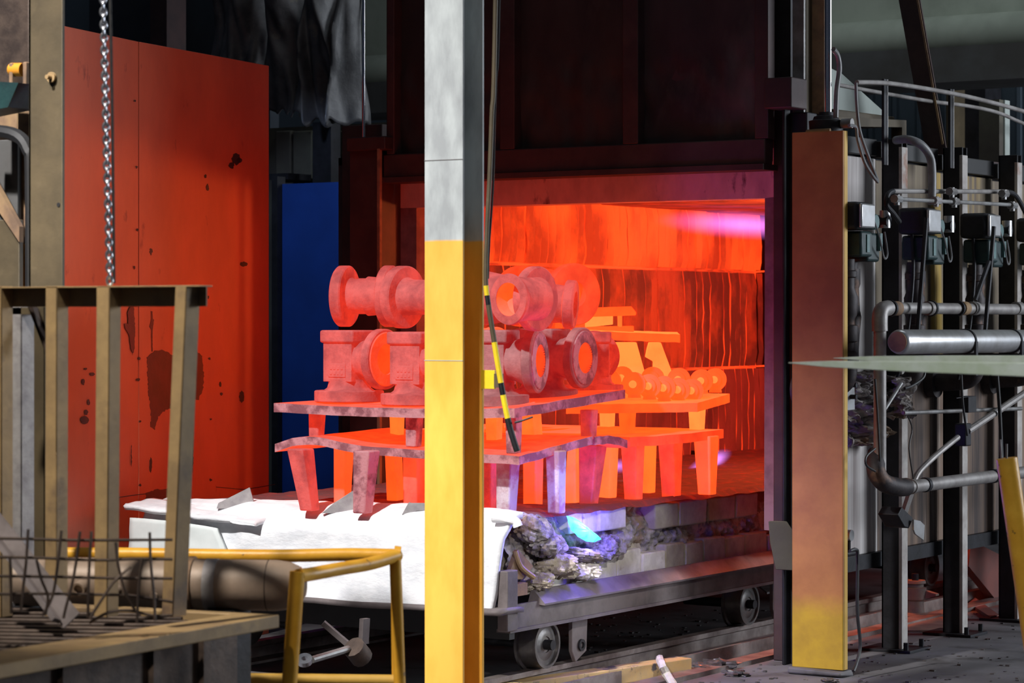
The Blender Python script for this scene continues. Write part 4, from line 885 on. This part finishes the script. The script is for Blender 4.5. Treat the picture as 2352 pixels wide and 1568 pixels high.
# ================================================================ RIGHT SIDE: burners, pipes
def burner(i, label):
    """one burner set; local origin on the panel plane"""
    t = bpy.data.objects.new('burner_unit', None); COL.objects.link(t); t['_o'] = (0, 0, 0)
    MB().box(.20, .345, -.07, .09, 2.0, 2.125).build('actuator_box', 'black_steel', t, bevel=.02)
    MB().box(.345, .362, -.062, .082, 2.008, 2.117).build('box_cover', 'galvanised', t, bevel=.008)
    MB().box(.20, .34, -.02, .10, 1.88, 1.995).box(.20, .32, .09, .22, 1.86, 1.99).build('valve_body', 'valve_green', t, bevel=.012)
    MB().cyl((.30, .14, 2.04), (.34, .14, 2.04), .035, n=18).build('valve_cap', 'valve_pale', t, bevel=.004)
    MB().box(.325, .345, .03, .06, 1.90, 1.98).build('name_plate', 'valve_pale', t)
    MB().box(.315, .335, .19, .215, 1.91, 1.99).build('name_plate', 'valve_pale', t)
    z = 1.88
    prof = [(1.87, .035), (1.82, .035), (1.815, .045), (1.79, .045), (1.785, .035), (1.74, .034), (1.70, .050), (1.62, .046), (1.60, .036), (1.575, .036), (1.57, .052), (1.50, .052), (1.495, .036), (1.455, .036), (1.45, .045), (1.40, .045)]
    MB().lathe([(1.87-a, b) for a, b in prof], (.25, .02, 1.87), (0, 0, -1), 20).build('fuel_pipe', 'burner_black', t)
    MB().tube(smooth([(.25, .02, 1.41), (.25, .02, 1.35), (.23, .02, 1.31), (.18, .02, 1.29), (.04, .02, 1.28)], 5), .045, 16).build('elbow', 'burner_black', t)
    MB().lathe([(0, .045), (.03, .045), (.03, .055), (.10, .055), (.12, .048), (.22, .052), (.25, .058), (.33, .05), (.40, .045), (.48, .045)], (.17, .20, 1.86), (0, .02, -1), 18).build('air_pipe', 'burner_black', t)
    MB().tube(smooth([(.26, -.03, 2.0), (.27, -.04, 1.8), (.25, -.07, 1.5), (.20, -.08, 1.30)]), .009, 8).build('control_rod', 'black_steel', t)
    MB().cyl((.0, .02, 1.28), (.05, .02, 1.28), .075, n=20).build('burner_flange', 'burner_black', t)
    MB().tube(smooth([(.345, .05, 2.10), (.36, .12, 1.98), (.34, .22, 1.88), (.32, .30, 1.90), (.30, .31, 2.0)], 5), .0045, 6).build('wire_loop', 'hose_grey', t)
    MB().cyl((.22, .08, 2.04), (.22, .40, 2.04), .020, n=12).cyl((.22, .36, 2.05), (.30, .36, 2.05), .03, n=12).build('link_arm', 'black_steel', t)
    MB().cyl((.28, .36, 2.02), (.28, .36, 2.10), .026, n=14).build('solenoid', 'galvanised', t)
    return t
ref = onX(2012, 495, -4.92)
b0 = burner(0, ''); labs = ['control box and green valve burner unit beside the orange guard column', 'burner unit between the first and second black posts from the guard column', 'burner unit just past the second black post, near the right edge', 'burner unit cut off by the right edge of the picture']
for i in range(4):
    o = b0 if i == 0 else copy_tree(b0)
    o.location = (PX, ref.y-.09+.735*i, -.005+.0*i); o.name = 'burner_unit'; tag(o, labs[i], 'burner')

def pipe(name, label, cat, pts, r, mm, k=1, n=14):
    p = smooth(pts, k) if k > 1 else pts
    o = MB().tube(p, r, n).build(name, mm); return tag(o, label, cat)
# manifold with elbow
t = thing('gas_manifold', 'grey gas pipe with elbow and rusty couplings running along the burner row', 'pipe', tuple(onX(2020, 900, -4.90)))
e = [onX(2021, 1095, -4.92), onX(2021, 760, -4.92), onX(2021, 728, -4.92), onX(2026, 712, -4.92), onX(2040, 707, -4.92)]
MB().tube(smooth([e[0], e[1]], 1), .029, 16).build('riser', 'pipe_grey', t)
MB().tube(smooth(e[1:], 6), .036, 16).build('elbow', 'pipe_grey', t)
MB().cyl(e[4], onX(2500, 712, -4.92), .027, n=18).build('run', 'pipe_grey', t)
for px in (2055, 2135, 2212, 2236, 2337):
    c = onX(px, 708, -4.92); MB().cyl(c-V(0, .03, 0), c+V(0, .03, 0), .0335, n=18).build('coupling', 'rust_brown' if px in (2055, 2212) else 'pipe_grey', t)
for px in (2045, 2138, 2200):
    c = onX(px, 708, -4.92); MB().cyl(c-V(0, .008, 0), c+V(0, .008, 0), .038, n=18).build('ring', 'black_steel', t)
# silver duct
t = thing('air_header', 'fat silver air duct with end cap and two dark straps, across the burner row', 'duct', tuple(onX(2200, 783, -4.78)))
a = onX(2062, 785, -4.78); b = onX(2520, 787, -4.78); b.z = a.z-.012; dv = (b-a).normalized()
MB().lathe([(0, 0), (0, .046), (.006, .052), (.02, .0555), ((b-a).length, .0555)], a, dv, 40).build('duct_shell', 'galvanised', t)
MB().lathe([(-.004, 0), (-.004, .044), (0, .045)], a, dv, 36).build('end_cap', 'rust_brown', t)
for px in (2216, 2322):
    k = (onX(px, 784, -4.78)-a).dot(dv); MB().lathe([(k-.008, .054), (k-.008, .060), (k+.008, .060), (k+.008, .054)], a, dv, 40, closed=True).build('strap', 'black_steel', t)
    c = a+dv*k; MB().box(c.x-.004+.055, c.x+.062, c.y-.012, c.y+.012, c.z-.16, c.z).box(-5.13, c.x+.05, c.y-.012, c.y+.012, c.z-.085, c.z-.06).build('bracket', 'black_steel', t)
# pilot rods
t = thing('pilot_tubes', 'pair of thin horizontal tubes with fittings above the control boxes', 'tube', tuple(onX(2150, 445, -4.9)))
MB().tube([onX(2052, 439, -4.95), onX(2312, 440, -4.95)], .0115, 10).build('upper_tube', 'pipe_grey', t)
MB().tube([onX(2060, 457, -4.9), onX(2320, 470, -4.9)], .0095, 10).build('lower_tube', 'grey_steel', t)
MB().tube(smooth([onX(2052, 439, -4.95), onX(2040, 446, -4.95), onX(2036, 470, -4.95), onX(2052, 490, -4.95), onX(2066, 510, -4.95)]), .012, 10).build('bent_tube', 'black_steel', t)
MB().tube(smooth([onX(2312, 440, -4.95), onX(2330, 446, -4.95), onX(2346, 470, -4.95), onX(2370, 520, -4.95)]), .012, 10).build('bent_tube', 'black_steel', t)
for (x, y) in ((2060, 457), (2150, 461), (2186, 440), (2192, 463), (2306, 445), (2325, 472)):
    c = onX(x, y, -4.9); MB().cyl(c-V(0, .03, 0), c+V(0, .03, 0), .02, n=8).cyl(c-V(0, 0, .028), c+V(0, 0, .02), .014, n=8).build('fitting', 'grey_steel' if x != 2150 else 'pale_scrap', t)
pipe('drop_hose', 'black hose curving from the first black post down to the thin tubes', 'hose', [onX(2058, 322, -5.1), onX(2085, 320, -5.0), onX(2115, 332, -4.95), onX(2136, 360, -4.93), onX(2141, 400, -4.92), onX(2140, 470, -4.92)], .020, 'hose_grey', 4)
for pts, lb in (([(1966, 190), (1968, 240), (1975, 300), (1995, 360), (2016, 415)], 'thin dark cable hanging from the curved conduit, left of the first post'), ([(1950, 288), (1966, 292), (1970, 320), (1985, 370), (2002, 400), (2016, 418)], 'thin grey cable looping from the chrome cylinder port')):
    pipe('signal_cable', lb, 'cable', [onX(x, y, -4.95) for x, y in pts], .0075, 'hose_grey', 4, 8)
pipe('overhead_conduit', 'upper of two pale conduits arching over the furnace at the right', 'conduit', [onX(x, y, -5.0) for x, y in ((1968, 189), (2040, 191), (2140, 206), (2240, 226), (2352, 256), (2450, 290))], .011, 'pipe_grey', 4, 10)
pipe('overhead_conduit', 'lower of two pale conduits arching over the furnace at the right', 'conduit', [onX(x, y, -5.35) for x, y in ((1925, 195), (2040, 216), (2140, 233), (2220, 243), (2290, 258), (2352, 284), (2450, 320))], .010, 'pipe_grey', 4, 10)
pipe('looped_hose', 'thick dark hose looping beside the chrome lift rod', 'hose', [onX(x, y, -5.05) for x, y in ((1914, 113), (1924, 128), (1928, 160), (1922, 210), (1920, 270))], .012, 'hose_grey', 4, 10)
for (px, y0, y1, lb) in ((2032, 182, 330, 'thin upright rod above the first black post'), (2184, 205, 340, 'thin upright rod above the second black post')):
    c = onX(px, y1, -5.12); q = onX(px, y0, -5.12)
    o = MB().box(c.x-.006, c.x+.006, c.y-.02, c.y+.02, c.z-.1, q.z).box(c.x+.006, c.x+.009, c.y+.012, c.y+.02, c.z-.1, q.z, 1).build('vent_rod', ['black_steel', 'grey_steel']); tag(o, lb, 'rod')
# roof gear on the furnace
t = thing('exhaust_hood', 'pale green-grey sloping hood box on the furnace roof behind the lift rod', 'hood', tuple(onX(1990, 280, -5.6)))
Yh = 11.9
P = [onX(x, y, -5.75) for x, y in ((1900, 150), (1935, 168), (2028, 252), (2028, 285), (1900, 285))]
MB().prism(P, (-.5, 0, 0)).build('hood_shell', 'hood_pale', t, bevel=.01)
P = [onX(x, y, -5.6) for x, y in ((1915, 250), (2055, 268), (2055, 292), (1915, 280))]
MB().prism(P, (-.5, 0, 0)).build('ledge', 'olive_paint', t, bevel=.004)
P = [onX(x, y, -5.5) for x, y in ((1920, 268), (2082, 276), (2082, 340), (2072, 340), (2072, 292), (1920, 290))]
MB().prism(P, (-.06, 0, 0)).build('frame', 'olive_paint', t)
o = MB().bar(at(1965, -700, 12.74), at(2152, 352, 13.35), .105, .10, up=(.3, -.9, .2)).bar(at(1986, -700, 12.57), at(2165, 330, 13.2), .010, .03, up=(.3, -.9, .2), mi=1).build('diagonal_strut', ['furnace_steel', 'rust_brown'])
tag(o, 'dark brown diagonal steel strut running down to the second black post', 'strut')
Yq = 13.6
t = thing('roof_stub_post', 'short drab square post on the furnace roof near the right edge', 'post', tuple(onX(2312, 335, -5.5)))
a = onX(2295, 228, -5.5); 
mb = MB().box(-5.62, -5.5, a.y, a.y+.12, 2.3, a.z).build('post_body', 'dark_brick', t)
MB().box(-5.5, -5.49, a.y+.06, a.y+.13, 2.3, a.z).build('edge_strip', 'hood_pale', t)
# lower pipework
t = thing('drain_pipe', 'fat dark grey pipe with black elbow, sloping right below the burners', 'pipe', tuple(onX(2100, 1120, -4.9)))
MB().tube(smooth([onX(2014, 1040, -4.95), onX(2012, 1080, -4.92), onX(2030, 1108, -4.9), onX(2062, 1118, -4.88), onX(2082, 1118, -4.87)], 5), .042, 16).build('elbow', 'burner_black', t)
MB().cyl(onX(2080, 1119, -4.87), onX(2450, 1072, -4.87), .030, n=18).build('run', 'pipe_grey', t)
for px, py in ((2095, 1117), (2125, 1113), (2282, 1093)):
    c = onX(px, py, -4.87); MB().cyl(c-V(0, .014, 0), c+V(0, .014, 0), .0345, n=18).build('coupling', 'black_steel' if px > 2100 else 'pipe_grey', t)
pipe('sloping_conduit', 'grey conduit rising right from the fat drain pipe to the black junction', 'conduit', [onX(x, y, -4.93) for x, y in ((2098, 1108), (2112, 1082), (2150, 1045), (2200, 1004))], .014, 'pipe_grey', 4, 10)
pipe('sloping_conduit', 'grey conduit rising from the black junction to the right edge', 'conduit', [onX(x, y, -4.93) for x, y in ((2222, 990), (2290, 945), (2360, 898))], .018, 'pipe_grey', 2, 10)
pipe('cross_tube', 'thin level tube crossing the brown panels above the sloping conduits', 'tube', [onX(2075, 948, -4.98), onX(2345, 938, -4.98)], .010, 'grey_steel')
pipe('short_tube', 'short slanting grey tube near the torn insulation', 'tube', [onX(2018, 962, -4.93), onX(2070, 880, -4.93)], .009, 'grey_steel')
c = onX(2213, 1000, -4.95); o = MB().box(c.x-.03, c.x+.03, c.y-.04, c.y+.03, c.z-.05, c.z+.06).build('junction_box', 'black_steel', bevel=.006); tag(o, 'black junction box where the sloping conduits meet', 'box')
c = onX(2225, 928, -4.97); o = MB().box(c.x-.03, c.x+.02, c.y-.05, c.y+.05, c.z-.04, c.z+.04).tube([c+V(.02, -.2, .035), c+V(.02, 0, .04)], .003, 6).build('junction_box', 'black_steel', bevel=.006); tag(o, 'small black box behind the level thin tube on the second post', 'box')
for i, (pts, r, lb) in enumerate([(((2290, 860), (2296, 940), (2302, 1060), (2310, 1110)), .010, 'thick black cable dropping to the leaning yellow post'), (((2208, 860), (2212, 930), (2222, 1000)), .006, 'thin black cable above the black junction box'),
                       (((2125, 850), (2120, 868), (2095, 886), (2078, 892)), .006, 'short black cable curving under the forks'), (((2085, 955), (2095, 985), (2088, 1030), (2098, 1100)), .0035, 'hair-thin wire drooping over the brown panel'),
                       (((2010, 870), (2016, 960), (2022, 1080)), .006, 'dark cable along the first post'), (((1952, 1265), (1966, 1262), (1970, 1280), (1969, 1400), (1976, 1480), (1968, 1520), (1960, 1541)), .008, 'black hose dropping from the pressure gauge to the floor'),
                       (((2010, 1030), (1990, 1048), (1990, 1068), (2010, 1082)), .005, 'small black wire loop beside the black elbow')]):
    pipe('black_cable', lb, 'cable', [onX(x, y, -4.90) for x, y in pts], r, 'cable_black', 4, 8)
for (x, y0, y1) in ((2118, 545, 760), (2262, 560, 780)):
    pass
for i, (a, b, lb) in enumerate([((2128, 500), (2108, 760), 'long black rod crossing the manifold left of the second post'), ((2283, 520), (2262, 770), 'long black rod crossing the manifold right of the second post'), ((2272, 600), (2240, 690), 'short slanting rod next to the second burner')]):
    o = MB().tube([onX(*a, -4.84), onX(*b, -4.86)], .0115, 8).build('linkage_rod', 'black_steel'); tag(o, lb, 'rod')
# camera-like lamp on bracket
t = thing('flood_lamp_head', 'small dark lamp head with a pale flap on a short arm below the drain pipe', 'lamp', tuple(onX(2085, 1200, -4.9)))
MB().bar(onX(2092, 1130, -4.9), onX(2076, 1178, -4.92), .03, .02).build('arm', 'pipe_grey', t)
MB().prism([onX(x, y, -4.88) for x, y in ((2062, 1182), (2072, 1164), (2098, 1190), (2088, 1213), (2078, 1210))], (-.10, 0, 0)).build('housing', 'black_steel', t, bevel=.004)
MB().prism([onX(x, y, -4.86) for x, y in ((2099, 1193), (2114, 1196), (2124, 1206), (2122, 1240), (2103, 1226), (2099, 1216))], (-.008, 0, 0)).build('flap', 'galvanised', t)
# torn insulation
def torn(u, v):
    p = onX(1946+70*u+6*math.sin(v*9), 856+165*v, -5.20)
    return p+V(.09*noise.noise(V(u*6, v*10, 2))+.05*noise.noise(V(u*18, v*30, 3))+.05*math.sin(PI*u), .02*noise.noise(V(u*9, v*12, 7)), .02*noise.noise(V(u*12, v*9, 1)))
o = MB().grid(torn, 40, 70).build('torn_insulation', 'scorched_fibre', solid=.01, sharp=80); tag(o, 'shredded brown insulation bulging beside the orange guard column', 'insulation')
def torn2(u, v):
    p = onX(2056+34*u, 868+90*v, -5.05)
    return p+V(.06*noise.noise(V(u*6, v*8, 22))+.03*noise.noise(V(u*18, v*20, 3)), 0, .02*noise.noise(V(u*12, v*9, 1)))
o = MB().grid(torn2, 20, 30).build('torn_insulation', 'scorched_fibre', solid=.01, sharp=80); tag(o, 'small frayed insulation tuft on the first black post', 'insulation')
t = thing('switch_plate', 'pale switch plate with two black knobs beside the guard column', 'switch', tuple(onX(1953, 905, -5.15)))
MB().prism([onX(x, y, -5.10) for x, y in ((1946, 868), (1963, 866), (1964, 941), (1946, 943))], (-.02, 0, 0)).build('plate', 'galvanised', t, bevel=.003)
for y in (884, 911):
    c = onX(1954, y, -5.10); MB().cyl(c, c+V(.03, 0, 0), .011, n=10).build('knob', 'black_steel', t)
t = thing('pressure_gauge', 'small round pressure gauge on a black fitting low beside the guard column', 'gauge', tuple(onX(1952, 1260, -5.1)))
c = onX(1951, 1229, -5.08); MB().cyl(c-V(.02, 0, 0), c+V(.012, 0, 0), .026, n=20).build('dial', 'galvanised', t)
MB().cyl(c+V(-.004, 0, -.02), c+V(-.004, 0, -.09), .010, n=10).cyl(c+V(-.004, -.03, -.085), c+V(-.004, .06, -.085), .012, n=10).build('stem', 'black_steel', t)
# round faded mark on white panel: access cover
c = onX(1978, 1080, PX); 

# jack, floor bits
t = thing('floor_jack', 'stubby grey-brown screw jack standing between the first two black posts', 'jack', tuple(onZ(2105, 1418, .0)))
c = onZ(2102, 1418, 0)
MB().lathe([(0, 0), (0, .085), (.015, .085), (.03, .05), (.09, .045), (.10, .055), (.16, .06), (.165, .045), (.18, .045), (.185, .058), (.20, .055), (.20, 0)], c, (0, 0, 1), 24).build('jack_body', 'jack_paint', t)
MB().prism([c+V(.04, 0, .10), c+V(.11, .02, .12), c+V(.11, .02, .13), c+V(.04, 0, .15)], (0, .04, 0)).build('lug', 'jack_paint', t)
MB().cyl(c+V(0, 0, .2), c+V(0, 0, .235), .018, n=10).build('screw', 'black_steel', t)
o = MB().box(-5.12, -4.85, 10.95, 12.2, .0, .004); 
P = [onZ(x, y, 0) for x, y in ((1880, 1500), (1965, 1440), (2060, 1440), (2060, 1492))]
o = MB().prism([onZ(x, y, 0) for x, y in ((2082, 1425), (2175, 1420), (2172, 1452), (2085, 1452))], (0, 0, .012)).build('base_tile', 'jack_paint', bevel=.002); tag(o, 'flat reddish-brown plate on the floor between the black posts', 'plate')
P = [onZ(x, y, .0) for x, y in ((2225, 1392), (2275, 1425), (2295, 1420), (2240, 1380))]
o = MB().prism(P, (0, 0, .02)).build('floor_brace', 'red_base'); tag(o, 'dull red flat bar on the floor beyond the second black post', 'bar')
P = [onX(x, y, -5.6) for x, y in ((2230, 1240), (2300, 1275), (2352, 1310), (2352, 1420), (2290, 1380), (2225, 1300))]
o = MB().prism(P, (-.05, 0, 0)).build('red_gusset', 'red_base'); tag(o, 'dark red slanting gusset in the shade under the furnace', 'gusset')
# leaning plate by the jamb
o = MB().prism([at(x, y, 11.75) for x, y in ((1764, 1196), (1792, 1197), (1820, 1240), (1822, 1310), (1781, 1308), (1768, 1245))], (.02, .03, 0)).build('kicker_plate', 'dark_brick', bevel=.003); tag(o, 'dull grey-green guard plate at the foot of the right furnace jamb', 'plate')
o = MB().prism([onZ(x, y, .12) for x, y in ((1738, 1345), (1775, 1328), (1812, 1350), (1762, 1364))], (0, 0, .01)).build('floor_sheet', 'pale_scrap'); tag(o, 'small pale sheet lying beyond the rail, left of the guard column foot', 'sheet')
# plank
a = onZ(1572, 1545, 0); b = onZ(1120, 1612, 0); dv = (b-a).normalized()
o = MB().bar(a+V(0, 0, .036)-V(0, 0, 0), b+V(0, 0, .036), .09, .07).build('striped_beam', 'plank_paint', bevel=.004); tag(o, 'chipped yellow wooden beam on the floor in front of the rail', 'beam')
o = MB().tube(smooth([onZ(1515, 1512, .075), onZ(1522, 1530, .08), onZ(1530, 1545, .05), onZ(1548, 1575, .01)]), .018, 8).rough(.006, 30).build('white_strap', 'brick_white'); tag(o, 'dirty white strap draped over the end of the yellow beam', 'strap')
for i, (x, y, s, lb) in enumerate([(1600, 1540, .05, 'shiny dark scrap lump nearest the yellow beam end'), (1650, 1535, .06, 'black glinting scrap lump in the middle of the floor litter'), (1690, 1552, .04, 'small dark scrap lump, rightmost of the litter before the rail'), (1905, 1548, .03, 'dark clinker at the right foot of the guard column'), (1908, 1566, .025, 'small pebble below the clinker at the guard column foot')]):
    p = onZ(x, y, 0); q = MB(); q.T = Matrix.Translation(p+V(0, 0, s*.3))
    q.grid(lambda u, v: V(math.cos(2*PI*u)*math.sin(PI*v)*s*1.5, math.sin(2*PI*u)*math.sin(PI*v)*s, -math.cos(PI*v)*s*.4)*(1+.6*noise.noise(V(math.cos(2*PI*u)*4+i*7, math.sin(2*PI*u)*4, v*6))), 18, 12)
    o = q.build('scrap_lump', 'debris', sharp=30); tag(o, lb, 'scrap')
# scattered grit
q = MB()
for i in range(420):
    x = rnd(1250, 2340); y = rnd(1400, 1600); 
    if 1815 < x < 1945 and y < 1560: continue
    p = onZ(x, y, 0)
    if -6.0 < p.x < -5.50: continue
    s = rnd(.002, .009); q.box(p.x-s*rnd(.8, 2), p.x+s, p.y-s, p.y+s*rnd(.8, 2), 0, s*rnd(.5, 1))
o = q.build('floor_grit', 'debris'); tag(o, 'fine grit and scale scattered over the concrete floor', 'grit', kind='stuff')
# bollard
t = thing('leaning_post', 'leaning orange-yellow tube post at the right edge', 'post', tuple(at(2396, 1777, 9.0)))
p0 = at(2312, 1052, 9.0); p1 = at(2387, 1565, 9.0); k = p0.z/(p0.z-p1.z); pe = p0.lerp(p1, k)
MB().tube([p0, pe], .0375, 24).build('tube', 'yellow_paint', t)
MB().tube([p0+V(0, 0, .0), p0+V(0, 0, .05)], .004, 6).build('wire_end', 'grey_steel', t)
MB().tube([p0+V(-.02, 0, .0), p0+V(-.024, 0, .065)], .004, 6).build('wire_end', 'grey_steel', t)
# forklift forks
t = thing('forklift_carriage', 'two slim pale green fork blades pointing in from the right edge', 'forklift', tuple(at(2700, 840, 6.3).xy)+(0,))
def fork(tx, ty, d0, ex, ey, d1, th):
    a = at(tx, ty, d0); b = at(ex, ey, d1); u_ = (b-a).normalized(); s_ = u_.cross(V(0, 0, 1)).normalized(); L_ = (b-a).length
    vs = []; fs = []
    for k, (tt, hw, ht) in enumerate([(0, .004, .001), (.12, .022, .008), (.35, .042, .013), (.7, .05, .017), (1, .05, .019)]):
        c = a.lerp(b, tt); vs += [c+s_*hw*i+V(0, 0, ht*j*th) for i, j in ((-1, -1), (1, -1), (1, 1), (-1, 1))]
    fs = [(k*4+i, k*4+(i+1) % 4, k*4+4+(i+1) % 4, k*4+4+i) for k in range(4) for i in range(4)]+[(3, 2, 1, 0), (16, 17, 18, 19)]
    m_ = MB().add(vs, fs); m_.box(b.x-.05, b.x+.05, b.y-.03, b.y+.03, b.z-.02, b.z+.45)
    m_.build('fork', 'strip_green', t, bevel=.001); return b
b1 = fork(1812, 833, 7.0, 2640, 856, 6.4, 1.0); b2 = fork(1915, 822, 7.7, 2640, 830, 7.1, .8)
MB().bar(b1+V(.06, -.2, .3), b2+V(.06, .2, .3), .06, .12).build('carriage_bar', 'black_steel', t)
m1 = (b1+b2)/2+V(.12, 0, 0)
MB().box(m1.x, m1.x+.1, m1.y-.3, m1.y-.2, 0, 2.4).box(m1.x, m1.x+.1, m1.y+.2, m1.y+.3, 0, 2.4).build('mast', 'black_steel', t)

GR = {'load_tray': 'cast load trays on the furnace car', 'pipe_tee_casting': 'flanged castings lying on the top layer', 'burner_unit': 'burner units along the furnace side', 'burner_flame': 'burner flames inside the furnace',
      'steel_wedge': 'steel wedges on the white blanket', 'scrap_lump': 'scrap lumps on the floor', 'black_cable': 'black cables on the furnace side', 'rail': 'rails under the furnace car', 'overhead_conduit': 'conduits over the furnace',
      'sloping_conduit': 'sloping conduits below the burners', 'linkage_rod': 'black rods between the burners', 'vent_rod': 'upright rods above the black posts', 'junction_box': 'small black boxes on the furnace side', 'signal_cable': 'thin cables beside the guard column', 'torn_insulation': 'torn insulation on the furnace side'}
for o in list(bpy.data.objects):
    k = o.name.split('.')[0]
    if o.parent is None and k in GR and 'label' in o and 'group' not in o: o['group'] = GR[k]
for o in bpy.data.objects:
    if '_o' in o: del o['_o']
